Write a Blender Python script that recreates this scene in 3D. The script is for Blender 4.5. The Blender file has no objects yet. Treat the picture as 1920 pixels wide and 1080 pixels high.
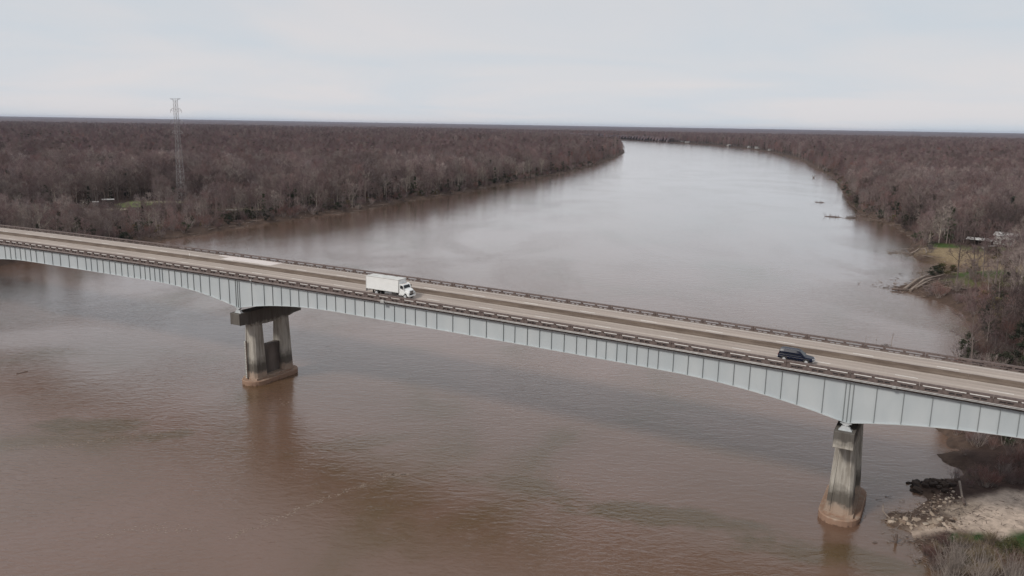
import bpy, math, random
import numpy as np
from mathutils import Matrix, Vector
random.seed(7); RNG = np.random.RandomState(11)
S = bpy.context.scene; C = S.collection
R = math.radians

# ------------------------------------------------------------------ camera
CAM_H = 60.5; F_PX = 1500.0; PITCH = R(11.53); ROLL = R(0.955)
cd = bpy.data.cameras.new('camera'); cam = bpy.data.objects.new('camera', cd); C.objects.link(cam)
cd.sensor_width = 36; cd.lens = F_PX / 1920 * 36; cd.clip_start = 1; cd.clip_end = 90000
fw = Vector((0, math.cos(PITCH), -math.sin(PITCH))); rt = Vector((1, 0, 0)); up = rt.cross(fw)
rr = rt * math.cos(ROLL) + up * math.sin(ROLL); uu = up * math.cos(ROLL) - rt * math.sin(ROLL)
M = Matrix((rr, uu, -fw)).transposed().to_4x4(); M.translation = (0, 0, CAM_H)
cam.matrix_world = M; S.camera = cam

# ------------------------------------------------------------------ light
TH = 0.50781                                     # bridge azimuth (clockwise from +x)
U2 = np.array([math.cos(TH), -math.sin(TH)]); V2 = np.array([math.sin(TH), math.cos(TH)])
P0 = np.array([-21.689, 153.43])
lh = .93 * V2 + .37 * U2; lh /= np.linalg.norm(lh)      # horizontal heading of the sunlight
SUN_EL = R(41)
w = bpy.data.worlds.new('World'); S.world = w; w.use_nodes = True
nt = w.node_tree; N = nt.nodes; Lk = nt.links; N.clear()
out = N.new('ShaderNodeOutputWorld'); bg = N.new('ShaderNodeBackground'); bg.inputs['Strength'].default_value = 0.1
sky = N.new('ShaderNodeTexSky'); sky.sky_type = 'NISHITA'; sky.sun_disc = False
sky.sun_elevation = SUN_EL; sky.sun_rotation = math.atan2(-lh[0], -lh[1]); sky.air_density = 1.2; sky.dust_density = 2.0
tc = N.new('ShaderNodeTexCoord'); sep = N.new('ShaderNodeSeparateXYZ'); Lk.new(tc.outputs['Generated'], sep.inputs[0])
# cloud sheet: project the view direction on a flat layer so that it foreshortens towards the horizon
mx = N.new('ShaderNodeMath'); mx.operation = 'MAXIMUM'; mx.inputs[1].default_value = 0.0; Lk.new(sep.outputs['Z'], mx.inputs[0])
ad = N.new('ShaderNodeMath'); ad.operation = 'ADD'; ad.inputs[1].default_value = 0.10; Lk.new(mx.outputs[0], ad.inputs[0])
dx = N.new('ShaderNodeMath'); dx.operation = 'DIVIDE'; Lk.new(sep.outputs['X'], dx.inputs[0]); Lk.new(ad.outputs[0], dx.inputs[1])
dy = N.new('ShaderNodeMath'); dy.operation = 'DIVIDE'; Lk.new(sep.outputs['Y'], dy.inputs[0]); Lk.new(ad.outputs[0], dy.inputs[1])
cb = N.new('ShaderNodeCombineXYZ'); Lk.new(dx.outputs[0], cb.inputs[0]); Lk.new(dy.outputs[0], cb.inputs[1])
nz = N.new('ShaderNodeTexNoise'); nz.inputs['Scale'].default_value = 0.42; nz.inputs['Detail'].default_value = 7; nz.inputs['Roughness'].default_value = .5
nz.inputs['Distortion'].default_value = .6
Lk.new(cb.outputs[0], nz.inputs['Vector'])
cr = N.new('ShaderNodeValToRGB'); Lk.new(nz.outputs['Fac'], cr.inputs[0])
cr.color_ramp.elements[0].position = .34; cr.color_ramp.elements[0].color = (.575, .622, .675, 1)
cr.color_ramp.elements[1].position = .62; cr.color_ramp.elements[1].color = (.665, .652, .668, 1)
cs = N.new('ShaderNodeVectorMath'); cs.operation = 'SCALE'; cs.inputs['Scale'].default_value = 10.4; Lk.new(cr.outputs[0], cs.inputs[0])
hz = N.new('ShaderNodeMapRange'); hz.inputs[1].default_value = 0; hz.inputs[2].default_value = .30; hz.inputs[3].default_value = 1.06; hz.inputs[4].default_value = .94
Lk.new(mx.outputs[0], hz.inputs[0])
cs2 = N.new('ShaderNodeVectorMath'); cs2.operation = 'SCALE'; Lk.new(cs.outputs[0], cs2.inputs[0]); Lk.new(hz.outputs[0], cs2.inputs['Scale'])
mixs = N.new('ShaderNodeMix'); mixs.data_type = 'RGBA'; mixs.inputs[0].default_value = 0.96
Lk.new(sky.outputs[0], mixs.inputs[6]); Lk.new(cs2.outputs[0], mixs.inputs[7])
Lk.new(mixs.outputs[2], bg.inputs[0]); Lk.new(bg.outputs[0], out.inputs[0])

sd = bpy.data.lights.new('sun', 'SUN'); sd.energy = 2.3; sd.angle = R(9); sd.color = (1, .95, .88)
sun = bpy.data.objects.new('sun', sd); C.objects.link(sun)
ldir = Vector((lh[0] * math.cos(SUN_EL), lh[1] * math.cos(SUN_EL), -math.sin(SUN_EL)))
sun.rotation_euler = ldir.to_track_quat('-Z', 'Y').to_euler(); sun.location = (-100, -100, 200)
S.view_settings.view_transform = 'Standard'; S.view_settings.look = 'None'
S.view_settings.exposure = 0.0; S.view_settings.gamma = 1
S.cycles.max_bounces = 6; S.cycles.volume_bounces = 1; S.cycles.transparent_max_bounces = 6
S.cycles.use_adaptive_sampling = True; S.cycles.caustics_reflective = False; S.cycles.caustics_refractive = False

# ------------------------------------------------------------------ helpers
def tag(o, label=None, cat=None, group=None, kind=None):
    if label: o['label'] = label
    if cat: o['category'] = cat
    if group: o['group'] = group
    if kind: o['kind'] = kind
    return o
def empty(name, loc=(0, 0, 0), rz=0, label=None, cat=None, group=None):
    o = bpy.data.objects.new(name, None); C.objects.link(o); o.location = loc; o.rotation_euler = (0, 0, rz)
    o.empty_display_size = .5
    return tag(o, label, cat, group)
def link(name, me, parent=None, loc=None, rot=None, scale=None):
    o = bpy.data.objects.new(name, me); C.objects.link(o)
    if parent: o.parent = parent
    if loc is not None: o.location = loc
    if rot is not None: o.rotation_euler = rot
    if scale is not None: o.scale = scale
    return o
class MB:
    def __init__(s): s.v = []; s.f = []; s.m = []
    def add(s, vs, fs, mi=0):
        b = len(s.v); s.v += [tuple(float(c) for c in v) for v in vs]; s.f += [tuple(b + i for i in f) for f in fs]; s.m += [mi] * len(fs); return s
    def box(s, x0, x1, y0, y1, z0, z1, mi=0, taper=None):
        v = [(x0, y0, z0), (x1, y0, z0), (x1, y1, z0), (x0, y1, z0), (x0, y0, z1), (x1, y0, z1), (x1, y1, z1), (x0, y1, z1)]
        if taper:
            cx, cy = (x0 + x1) / 2, (y0 + y1) / 2
            v = v[:4] + [(cx + (a - cx) * taper, cy + (b - cy) * taper, c) for a, b, c in v[4:]]
        return s.add(v, [(0, 3, 2, 1), (4, 5, 6, 7), (0, 1, 5, 4), (1, 2, 6, 5), (2, 3, 7, 6), (3, 0, 4, 7)], mi)
    def prism(s, pts, a0, a1, axis='y', mi=0):
        n = len(pts)
        def P(p, a):
            return {'y': (p[0], a, p[1]), 'x': (a, p[0], p[1]), 'z': (p[0], p[1], a)}[axis]
        v = [P(p, a0) for p in pts] + [P(p, a1) for p in pts]
        return s.add(v, [tuple(range(n)), tuple(range(2 * n - 1, n - 1, -1))] + [(i, (i + 1) % n, n + (i + 1) % n, n + i) for i in range(n)], mi)
    def tube(s, pts, rad, n=6, mi=0, cap=True):
        pts = [np.array(p, float) for p in pts]; b = len(s.v); k = len(pts)
        if not hasattr(rad, '__len__'): rad = [rad] * k
        for i, p in enumerate(pts):
            d = pts[min(i + 1, k - 1)] - pts[max(i - 1, 0)]; d /= (np.linalg.norm(d) + 1e-9)
            a = np.cross(d, (0, 0, 1.) if abs(d[2]) < .9 else (1., 0, 0)); a /= np.linalg.norm(a); c = np.cross(d, a)
            for j in range(n):
                q = 2 * math.pi * j / n; s.v.append(tuple(p + rad[i] * (math.cos(q) * a + math.sin(q) * c)))
        for i in range(k - 1):
            for j in range(n):
                s.f.append((b + i * n + j, b + i * n + (j + 1) % n, b + (i + 1) * n + (j + 1) % n, b + (i + 1) * n + j)); s.m.append(mi)
        if cap:
            s.f.append(tuple(b + j for j in range(n - 1, -1, -1))); s.m.append(mi)
            s.f.append(tuple(b + (k - 1) * n + j for j in range(n))); s.m.append(mi)
        return s
    def cyl(s, c, r, h, axis='y', n=20, mi=0):
        c = np.array(c, float); d = {'x': (1, 0, 0), 'y': (0, 1, 0), 'z': (0, 0, 1)}[axis]; d = np.array(d, float)
        return s.tube([c - d * h / 2, c + d * h / 2], r, n, mi)
    def mesh(s, name, mats, smooth=False):
        me = bpy.data.meshes.new(name); me.from_pydata(s.v, [], s.f)
        for m in (mats if isinstance(mats, (list, tuple)) else [mats]): me.materials.append(m)
        if any(s.m): me.polygons.foreach_set('material_index', s.m)
        if smooth: me.polygons.foreach_set('use_smooth', [True] * len(s.f))
        me.update(); return me
    def obj(s, name, mats, parent=None, smooth=False, loc=None, rot=None):
        return link(name, s.mesh(name, mats, smooth), parent, loc, rot)
def bevel(o, wd=.03, seg=2):
    m = o.modifiers.new('bevel', 'BEVEL'); m.width = wd; m.segments = seg; m.limit_method = 'ANGLE'; m.angle_limit = R(35); return o
def np_mesh(name, V, Fq, mats, tri=False):
    me = bpy.data.meshes.new(name); V = np.asarray(V, np.float32); Fq = np.asarray(Fq, np.int32); k = Fq.shape[1]
    me.vertices.add(len(V)); me.vertices.foreach_set('co', V.ravel()); me.loops.add(Fq.size); me.loops.foreach_set('vertex_index', Fq.ravel())
    me.polygons.add(len(Fq)); me.polygons.foreach_set('loop_start', np.arange(len(Fq), dtype=np.int32) * k)
    try: me.polygons.foreach_set('loop_total', np.full(len(Fq), k, np.int32))
    except Exception: pass
    for m in mats: me.materials.append(m)
    me.update(calc_edges=True); me.validate(); return me

# value noise in numpy
_P = RNG.rand(256, 256)
def vn(x, y):
    xi = np.floor(x).astype(int); yi = np.floor(y).astype(int); fx = x - xi; fy = y - yi
    fx = fx * fx * (3 - 2 * fx); fy = fy * fy * (3 - 2 * fy)
    a = _P[xi & 255, yi & 255]; b = _P[(xi + 1) & 255, yi & 255]; c = _P[xi & 255, (yi + 1) & 255]; d = _P[(xi + 1) & 255, (yi + 1) & 255]
    return (a * (1 - fx) + b * fx) * (1 - fy) + (c * (1 - fx) + d * fx) * fy
def fbm(x, y, o=4):
    s = 0; a = .5
    for i in range(o): s = s + a * (vn(x * 2 ** i + 17 * i, y * 2 ** i + 31 * i) - .5); a *= .5
    return s * 2

# ------------------------------------------------------------------ materials
def mat(name, col, rough=.8, metal=0, var=None, scale=1.0, bump=0, bscale=None, spec=None, stretch=None, detail=5):
    """procedural material: colour varied between col and var by noise in object space"""
    m = bpy.data.materials.new(name); m.use_nodes = True; t = m.node_tree; n = t.nodes; b = n['Principled BSDF']
    b.inputs['Roughness'].default_value = rough; b.inputs['Metallic'].default_value = metal
    if spec is not None: b.inputs['Specular IOR Level'].default_value = spec
    b.inputs['Base Color'].default_value = (*col, 1)
    co = n.new('ShaderNodeTexCoord'); src = co.outputs['Object']
    if stretch:
        mp = n.new('ShaderNodeMapping'); mp.inputs['Scale'].default_value = stretch; t.links.new(src, mp.inputs[0]); src = mp.outputs[0]
    if var is not None:
        z = n.new('ShaderNodeTexNoise'); z.inputs['Scale'].default_value = scale; z.inputs['Detail'].default_value = detail; t.links.new(src, z.inputs['Vector'])
        rp = n.new('ShaderNodeValToRGB'); rp.color_ramp.elements[0].position = .36; rp.color_ramp.elements[1].position = .66
        rp.color_ramp.elements[0].color = (*col, 1); rp.color_ramp.elements[1].color = (*var, 1)
        t.links.new(z.outputs['Fac'], rp.inputs[0]); t.links.new(rp.outputs[0], b.inputs['Base Color'])
    if bump:
        z2 = n.new('ShaderNodeTexNoise'); z2.inputs['Scale'].default_value = bscale or scale * 3; z2.inputs['Detail'].default_value = 4; t.links.new(src, z2.inputs['Vector'])
        bp = n.new('ShaderNodeBump'); bp.inputs['Strength'].default_value = bump; bp.inputs['Distance'].default_value = .05
        t.links.new(z2.outputs['Fac'], bp.inputs['Height']); t.links.new(bp.outputs[0], b.inputs['Normal'])
    return m
def rnd_mat(name, cols, rough=.9, pos=None):
    """one colour per object / instance picked by Object Info random"""
    m = bpy.data.materials.new(name); m.use_nodes = True; t = m.node_tree; n = t.nodes; b = n['Principled BSDF']
    b.inputs['Roughness'].default_value = rough; b.inputs['Specular IOR Level'].default_value = .15
    oi = n.new('ShaderNodeObjectInfo'); rp = n.new('ShaderNodeValToRGB'); e = rp.color_ramp.elements
    k = len(cols)
    for i, c in enumerate(cols):
        p = i / (k - 1)
        el = e[i] if i < 2 else e.new(p)
        el.position = p; el.color = (*c, 1)
    for i, c in enumerate(cols):
        e[i].position = i / (k - 1); e[i].color = (*c, 1)
    t.links.new(oi.outputs['Random'], rp.inputs[0])
    z = n.new('ShaderNodeTexNoise'); z.inputs['Scale'].default_value = .017; z.inputs['Detail'].default_value = 3; t.links.new(oi.outputs['Location'], z.inputs['Vector'])
    q = n.new('ShaderNodeMapRange'); q.inputs[1].default_value = .3; q.inputs[2].default_value = .7; q.inputs[3].default_value = .52; q.inputs[4].default_value = 1.55; t.links.new(z.outputs['Fac'], q.inputs[0])
    v = n.new('ShaderNodeVectorMath'); v.operation = 'SCALE'; t.links.new(rp.outputs[0], v.inputs[0]); t.links.new(q.outputs[0], v.inputs['Scale'])
    t.links.new(v.outputs[0], b.inputs['Base Color'])
    return m
BARK = rnd_mat('bark', [(.13, .10, .09), (.21, .17, .155), (.15, .12, .11), (.30, .255, .23), (.11, .085, .08)])
TWIG = rnd_mat('twigs', [(.165, .108, .110), (.21, .155, .148), (.115, .078, .084), (.23, .18, .165), (.18, .105, .102), (.18, .145, .148), (.30, .25, .23), (.095, .064, .062)])
PALEBARK = mat('pale_bark', (.42, .375, .32), .9, var=(.24, .20, .17), scale=1.2)
PALETWIG = mat('pale_twigs', (.27, .23, .20), .9, var=(.2, .17, .15), scale=.6)
GREENLEAF = rnd_mat('evergreen_leaves', [(.035, .045, .028), (.05, .06, .035), (.045, .045, .032), (.03, .042, .03)])
OLIVE = rnd_mat('olive_leaves', [(.12, .105, .05), (.10, .10, .045), (.15, .12, .065), (.11, .08, .05)])
REDTWIG = rnd_mat('reddish_twigs', [(.20, .095, .085), (.17, .10, .088), (.22, .115, .10), (.14, .08, .072)])
WOOD = mat('driftwood', (.30, .25, .21), .9, var=(.16, .12, .10), scale=1.5, bump=.4, stretch=(3, 3, .6))
DARKWOOD = mat('wet_wood', (.09, .065, .055), .8, var=(.16, .12, .10), scale=1.5, bump=.4)

# weathered bridge concrete with streaks, flood stain and mud by height above the water
def pier_mat():
    m = bpy.data.materials.new('pier_concrete'); m.use_nodes = True; t = m.node_tree; n = t.nodes; L = t.links; b = n['Principled BSDF']
    b.inputs['Roughness'].default_value = .92; b.inputs['Specular IOR Level'].default_value = .2
    g = n.new('ShaderNodeNewGeometry'); sp = n.new('ShaderNodeSeparateXYZ'); L.new(g.outputs['Position'], sp.inputs[0])
    mp = n.new('ShaderNodeMapping'); mp.inputs['Scale'].default_value = (1.1, 1.1, .12); L.new(g.outputs['Position'], mp.inputs[0])
    z = n.new('ShaderNodeTexNoise'); z.inputs['Scale'].default_value = 1.2; z.inputs['Detail'].default_value = 6; z.inputs['Roughness'].default_value = .65; L.new(mp.outputs[0], z.inputs['Vector'])
    rp = n.new('ShaderNodeValToRGB'); L.new(z.outputs['Fac'], rp.inputs[0])
    rp.color_ramp.elements[0].position = .38; rp.color_ramp.elements[0].color = (.26, .238, .208, 1)
    rp.color_ramp.elements[1].position = .56; rp.color_ramp.elements[1].color = (.44, .415, .37, 1)
    # height with ragged edge
    z2 = n.new('ShaderNodeTexNoise'); z2.inputs['Scale'].default_value = 1.3; z2.inputs['Detail'].default_value = 5; L.new(g.outputs['Position'], z2.inputs['Vector'])
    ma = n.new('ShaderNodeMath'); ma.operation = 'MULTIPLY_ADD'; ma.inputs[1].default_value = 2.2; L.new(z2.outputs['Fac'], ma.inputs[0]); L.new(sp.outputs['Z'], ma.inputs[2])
    def mix(fac, c1, c2, mode='MIX'):
        q = n.new('ShaderNodeMix'); q.data_type = 'RGBA'; q.blend_type = mode; L.new(fac, q.inputs[0])
        if isinstance(c1, tuple): q.inputs[6].default_value = c1
        else: L.new(c1, q.inputs[6])
        if isinstance(c2, tuple): q.inputs[7].default_value = c2
        else: L.new(c2, q.inputs[7])
        return q.outputs[2]
    def ramp(pts):
        q = n.new('ShaderNodeMapRange'); L.new(ma.outputs[0], q.inputs[0]); q.inputs[1].default_value, q.inputs[2].default_value, q.inputs[3].default_value, q.inputs[4].default_value = pts; return q.outputs[0]
    # black algae band 3..6 m above the river
    a = n.new('ShaderNodeMath'); a.operation = 'MULTIPLY'; L.new(ramp((7.6, 5.6, 0, .85)), a.inputs[0]); L.new(ramp((3.2, 4.2, 0, 1)), a.inputs[1])
    c = mix(a.outputs[0], rp.outputs[0], (.07, .06, .05, 1))
    c = mix(ramp((4.4, 3.3, 0, .8)), c, (.33, .235, .175, 1))
    c = mix(ramp((2.6, 2.0, 0, .8)), c, (.27, .165, .115, 1))
    c = mix(ramp((1.25, .9, 0, .8)), c, (.09, .055, .04, 1))
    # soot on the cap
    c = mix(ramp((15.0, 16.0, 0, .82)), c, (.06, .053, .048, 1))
    L.new(c, b.inputs['Base Color'])
    bp = n.new('ShaderNodeBump'); bp.inputs['Strength'].default_value = .35; bp.inputs['Distance'].default_value = .1; L.new(z.outputs['Fac'], bp.inputs['Height']); L.new(bp.outputs[0], b.inputs['Normal'])
    return m
PIER = pier_mat()
WEBM = mat('dark_web_concrete', (.085, .07, .062), .9, var=(.16, .135, .12), scale=.5, bump=.3, stretch=(1, 1, .3))  # much darker concrete for the wall between the columns
STEEL = mat('pale_steel_paint', (.425, .465, .485), .5, var=(.475, .51, .525), scale=.35, bump=.03, stretch=(1, 1, .35))
STIFF = mat('dark_steel_grey', (.20, .225, .23), .5, var=(.27, .29, .29), scale=.6)  # darker grey than the girder web
FLANGE = mat('flange_paint', (.42, .45, .46), .5, var=(.52, .54, .55), scale=.5)
RAILC = mat('weathered_parapet_concrete', (.105, .078, .072), .9, var=(.17, .135, .125), scale=1.8, bump=.3)
RAILD = mat('parapet_wall_concrete', (.16, .125, .115), .9, var=(.085, .062, .056), scale=2.2, bump=.3)
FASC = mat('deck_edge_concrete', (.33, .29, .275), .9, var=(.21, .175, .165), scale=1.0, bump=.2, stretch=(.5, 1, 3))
BARR = mat('median_barrier_concrete', (.105, .078, .062), .9, var=(.16, .125, .10), scale=.9, bump=.3, stretch=(.3, 1, 2))
PAINT = mat('road_paint', (.78, .76, .72), .8, var=(.66, .63, .59), scale=3)
WORNPAINT = mat('worn_edge_paint', (.50, .45, .40), .85, var=(.36, .31, .265), scale=1.1, stretch=(.4, 1, 1))
PATCH = mat('new_concrete', (.66, .60, .57), .85, var=(.54, .48, .46), scale=.5, stretch=(.3, 1, 1))
PIPE = mat('pipe_metal', (.52, .52, .51), .5, metal=.2, var=(.38, .38, .37), scale=2)
BLACKM = mat('black_rubber', (.02, .02, .02), .7, var=(.035, .033, .03), scale=5)
def road_mat():
    m = bpy.data.materials.new('road_concrete'); m.use_nodes = True; t = m.node_tree; n = t.nodes; L = t.links; b = n['Principled BSDF']
    b.inputs['Roughness'].default_value = .9; b.inputs['Specular IOR Level'].default_value = .25
    co = n.new('ShaderNodeTexCoord'); sp = n.new('ShaderNodeSeparateXYZ'); L.new(co.outputs['Object'], sp.inputs[0])
    # across the deck: dirty kerbs, dark strip along the barrier, wheel tracks
    cr = n.new('ShaderNodeValToRGB'); mr = n.new('ShaderNodeMapRange'); mr.inputs[1].default_value = 0; mr.inputs[2].default_value = 18.6; L.new(sp.outputs['Y'], mr.inputs[0])
    z0 = n.new('ShaderNodeTexNoise'); z0.inputs['Scale'].default_value = .25; z0.inputs['Detail'].default_value = 4; L.new(co.outputs['Object'], z0.inputs['Vector'])
    wob = n.new('ShaderNodeMath'); wob.operation = 'MULTIPLY_ADD'; wob.inputs[1].default_value = .02; L.new(z0.outputs['Fac'], wob.inputs[0]); L.new(mr.outputs[0], wob.inputs[2])
    L.new(wob.outputs[0], cr.inputs[0])
    base = (.375, .318, .278); trk = (.325, .272, .238); dark_edge = (.19, .15, .13); pale = (.43, .375, .33)
    pts = [(0, dark_edge), (.45, dark_edge), (.9, (.27, .225, .20)), (1.3, base), (2.3, trk), (3.2, base), (4.1, trk), (4.9, pale), (5.9, trk), (6.8, base), (7.7, trk), (8.4, pale), (8.75, base), (9.05, dark_edge), (9.9, dark_edge),
           (10.1, base), (11.2, trk), (12.2, base), (13.6, pale), (14.6, trk), (15.3, base), (16.3, (.33, .28, .25)), (17.1, base), (17.7, (.30, .255, .225)), (18.2, dark_edge)]
    e = cr.color_ramp.elements
    while len(e) < len(pts): e.new(.5)
    for i, (p, c) in enumerate(pts): e[i].position = min(1, p / 18.6 + .01); e[i].color = (*c, 1)
    mp = n.new('ShaderNodeMapping'); mp.inputs['Scale'].default_value = (.06, 1.6, 1); L.new(co.outputs['Object'], mp.inputs[0])
    z = n.new('ShaderNodeTexNoise'); z.inputs['Scale'].default_value = 1.0; z.inputs['Detail'].default_value = 7; L.new(mp.outputs[0], z.inputs['Vector'])
    mz = n.new('ShaderNodeMapRange'); mz.inputs[1].default_value = .3; mz.inputs[2].default_value = .7; mz.inputs[3].default_value = .84; mz.inputs[4].default_value = 1.14; L.new(z.outputs['Fac'], mz.inputs[0])
    z3 = n.new('ShaderNodeTexNoise'); z3.inputs['Scale'].default_value = 2.5; z3.inputs['Detail'].default_value = 6; L.new(co.outputs['Object'], z3.inputs['Vector'])
    m3 = n.new('ShaderNodeMapRange'); m3.inputs[1].default_value = .3; m3.inputs[2].default_value = .7; m3.inputs[3].default_value = .93; m3.inputs[4].default_value = 1.07; L.new(z3.outputs['Fac'], m3.inputs[0])
    mm = n.new('ShaderNodeMath'); mm.operation = 'MULTIPLY'; L.new(mz.outputs[0], mm.inputs[0]); L.new(m3.outputs[0], mm.inputs[1])
    vs = n.new('ShaderNodeVectorMath'); vs.operation = 'SCALE'; L.new(cr.outputs[0], vs.inputs[0]); L.new(mm.outputs[0], vs.inputs['Scale'])
    L.new(vs.outputs[0], b.inputs['Base Color']); return m
ROAD = road_mat()

def water_mat():
    m = bpy.data.materials.new('muddy_river_water'); m.use_nodes = True; t = m.node_tree; n = t.nodes; L = t.links; b = n['Principled BSDF']
    g = n.new('ShaderNodeNewGeometry'); pos = g.outputs['Position']
    def noise(scale, st=(1, 1, 1), rot=0, detail=4, rough=.5, dist=0):
        mp = n.new('ShaderNodeMapping'); mp.inputs['Scale'].default_value = st; mp.inputs['Rotation'].default_value = (0, 0, rot); L.new(pos, mp.inputs[0])
        z = n.new('ShaderNodeTexNoise'); z.inputs['Scale'].default_value = scale; z.inputs['Detail'].default_value = detail; z.inputs['Roughness'].default_value = rough
        z.inputs['Distortion'].default_value = dist; L.new(mp.outputs[0], z.inputs['Vector']); return z.outputs['Fac']
    def mr(x, a, bb, c, d, smooth=True):
        q = n.new('ShaderNodeMapRange'); q.interpolation_type = 'SMOOTHSTEP' if smooth else 'LINEAR'
        for i, v_ in enumerate((a, bb, c, d)): q.inputs[i + 1].default_value = v_
        L.new(x, q.inputs[0]); return q.outputs[0]
    def mul(a, b_):
        q = n.new('ShaderNodeMath'); q.operation = 'MULTIPLY'; L.new(a, q.inputs[0])
        if hasattr(b_, 'links'): L.new(b_, q.inputs[1])
        else: q.inputs[1].default_value = b_
        return q.outputs[0]
    def add(a, b_):
        q = n.new('ShaderNodeMath'); q.operation = 'ADD'; L.new(a, q.inputs[0]); L.new(b_, q.inputs[1]); return q.outputs[0]
    # silt clouds
    silt = n.new('ShaderNodeValToRGB'); L.new(noise(.022, (1, .7, 1), .4, 5, .55, .8), silt.inputs[0])
    e = silt.color_ramp.elements; e[0].position = .32; e[0].color = (.092, .056, .022, 1); e[1].position = .66; e[1].color = (.158, .094, .069, 1)
    k = e.new(.46); k.color = (.134, .080, .054, 1)
    b.inputs['IOR'].default_value = 1.33; b.inputs['Roughness'].default_value = .16; b.inputs['Coat Weight'].default_value = .75; b.inputs['Coat IOR'].default_value = 1.40; b.inputs['Coat Roughness'].default_value = .17
    # ripples: patches of wind and eddies
    patch = mr(noise(.016, (1, .6, 1), .3, 4, .55, 1.2), .40, .62, .55, 1.6)
    w1 = noise(1.0, (.55, 1.25, 1), .35, 3, .55, .6)
    w2 = noise(.33, (.6, 1.3, 1), .15, 3, .5, .8)
    w3 = noise(3.2, (.6, 1.2, 1), .5, 2, .5)
    hsum = add(add(mul(mul(w1, patch), .32), mul(w2, .30)), mul(mul(w3, patch), .07))
    bp = n.new('ShaderNodeBump'); bp.inputs['Distance'].default_value = .26
    spx = n.new('ShaderNodeSeparateXYZ'); L.new(pos, spx.inputs[0]); far_fade = mr(spx.outputs['Y'], 170, 520, 1.0, .32); L.new(far_fade, bp.inputs['Strength']); cw = mr(spx.outputs['Y'], 110, 420, .58, 1.0); L.new(cw, b.inputs['Coat Weight']); rg = mr(spx.outputs['Y'], 170, 420, .16, .13); L.new(rg, b.inputs['Roughness']); L.new(rg, b.inputs['Coat Roughness'])  # ripples fade and coat grows upriver, put in to brighten the far sheen
    L.new(hsum, bp.inputs['Height']); L.new(bp.outputs[0], b.inputs['Normal']); L.new(bp.outputs[0], b.inputs['Coat Normal'])
    # thin foam lines along eddies
    f = noise(.05, (1, .45, 1), -.5, 5, .6, 1.5)
    ab = n.new('ShaderNodeMath'); ab.operation = 'SUBTRACT'; ab.inputs[1].default_value = .52; L.new(f, ab.inputs[0])
    a2 = n.new('ShaderNodeMath'); a2.operation = 'ABSOLUTE'; L.new(ab.outputs[0], a2.inputs[0])
    fl = mul(mul(mr(a2.outputs[0], 0, .006, 1, 0), mr(noise(1.4, detail=5, rough=.7), .54, .68, 0, 1)), mr(noise(.012, detail=2), .50, .62, 0, .55))
    q = n.new('ShaderNodeMix'); q.data_type = 'RGBA'; L.new(fl, q.inputs[0]); L.new(silt.outputs[0], q.inputs[6]); q.inputs[7].default_value = (.30, .22, .18, 1)
    last = q.outputs[2]
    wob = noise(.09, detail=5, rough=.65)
    for (cx, cy, rx, ry, ro, fac) in ((-84, 152, 15, 6.5, .1, .75), (-66, 147, 10, 3.5, .3, .6), (26, 117, 26, 6.5, -.25, .8), (48, 106, 18, 6, -.2, .7), (5, 127, 16, 5, -.3, .5), (-30, 145, 26, 5, .35, .35)):  # dark swirls, plus olive patches painting the deck's reflection into the water colour
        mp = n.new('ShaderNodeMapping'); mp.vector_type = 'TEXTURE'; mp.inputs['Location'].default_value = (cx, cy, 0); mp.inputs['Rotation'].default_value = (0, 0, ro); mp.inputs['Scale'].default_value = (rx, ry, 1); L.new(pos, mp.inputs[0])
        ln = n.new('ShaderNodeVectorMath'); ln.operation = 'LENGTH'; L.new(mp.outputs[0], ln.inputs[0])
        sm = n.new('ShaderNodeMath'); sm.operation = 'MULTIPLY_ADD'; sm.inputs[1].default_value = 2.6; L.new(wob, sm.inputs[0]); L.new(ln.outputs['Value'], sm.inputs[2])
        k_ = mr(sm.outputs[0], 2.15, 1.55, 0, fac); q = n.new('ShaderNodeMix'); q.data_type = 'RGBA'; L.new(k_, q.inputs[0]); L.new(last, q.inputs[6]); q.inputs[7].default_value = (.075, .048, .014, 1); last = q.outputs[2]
    L.new(last, b.inputs['Base Color'])
    return m
WATER = water_mat()

# ------------------------------------------------------------------ river outline and terrain
LB = [(-420, -600), (-330, -200), (-280, 60), (-250, 180), (-228, 270), (-212.6, 326.5), (-180.1, 398.4), (-167.9, 425.8), (-159, 454.1), (-129.7, 521.3), (-112.7, 540), (-96.6, 597.6), (-71.5, 659.7), (-48.6, 711.2),
      (-7.4, 838.1), (59.6, 1044), (119.6, 1239.8), (188.8, 1541.7), (262, 1930), (300, 2250), (290, 2600), (180, 3050), (-60, 3500), (-600, 4000), (-1500, 4300)]
RB = [(503.3, 3833.4), (625.8, 3344.2), (709, 2957.6), (714.2, 2497.6), (669.1, 2096.4), (580.6, 1646.3), (469.4, 1256.7), (440, 1120), (374.9, 926), (329.4, 805), (285.9, 685.4), (262, 600), (252, 556), (246, 516),
      (236, 476), (221, 440), (207, 416), (196, 388), (194, 378), (208, 374), (213, 360), (206, 348), (190, 341), (176, 336), (160, 318), (151.2, 309.2), (153, 302), (153.9, 289.7), (155.8, 276.5), (152.8, 264.1), (147, 249), (133, 223),
      (123, 211), (112, 200), (100, 180), (88.6, 158.5), (88.4, 152.8), (85.5, 147.8), (88, 146.5), (81.3, 144), (81, 140), (82.4, 136.5), (81.6, 134.2), (76, 133), (71.1, 131.4), (69.5, 129.5), (69.8, 127), (71, 125.1), (66, 121.1), (63.5, 120.1), (60.4, 119.1), (59.9, 115.8), (61.6, 113.1), (60.8, 108.3), (59.7, 103.9),
      (58, 98), (54, 88), (50, 60), (46, 0), (30, -200), (0, -600)]
FAR = [(-1500, 5200), (-300, 5100), (200, 4600), (420, 4150)]
POLY = np.array(LB + FAR + RB, float)
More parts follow.
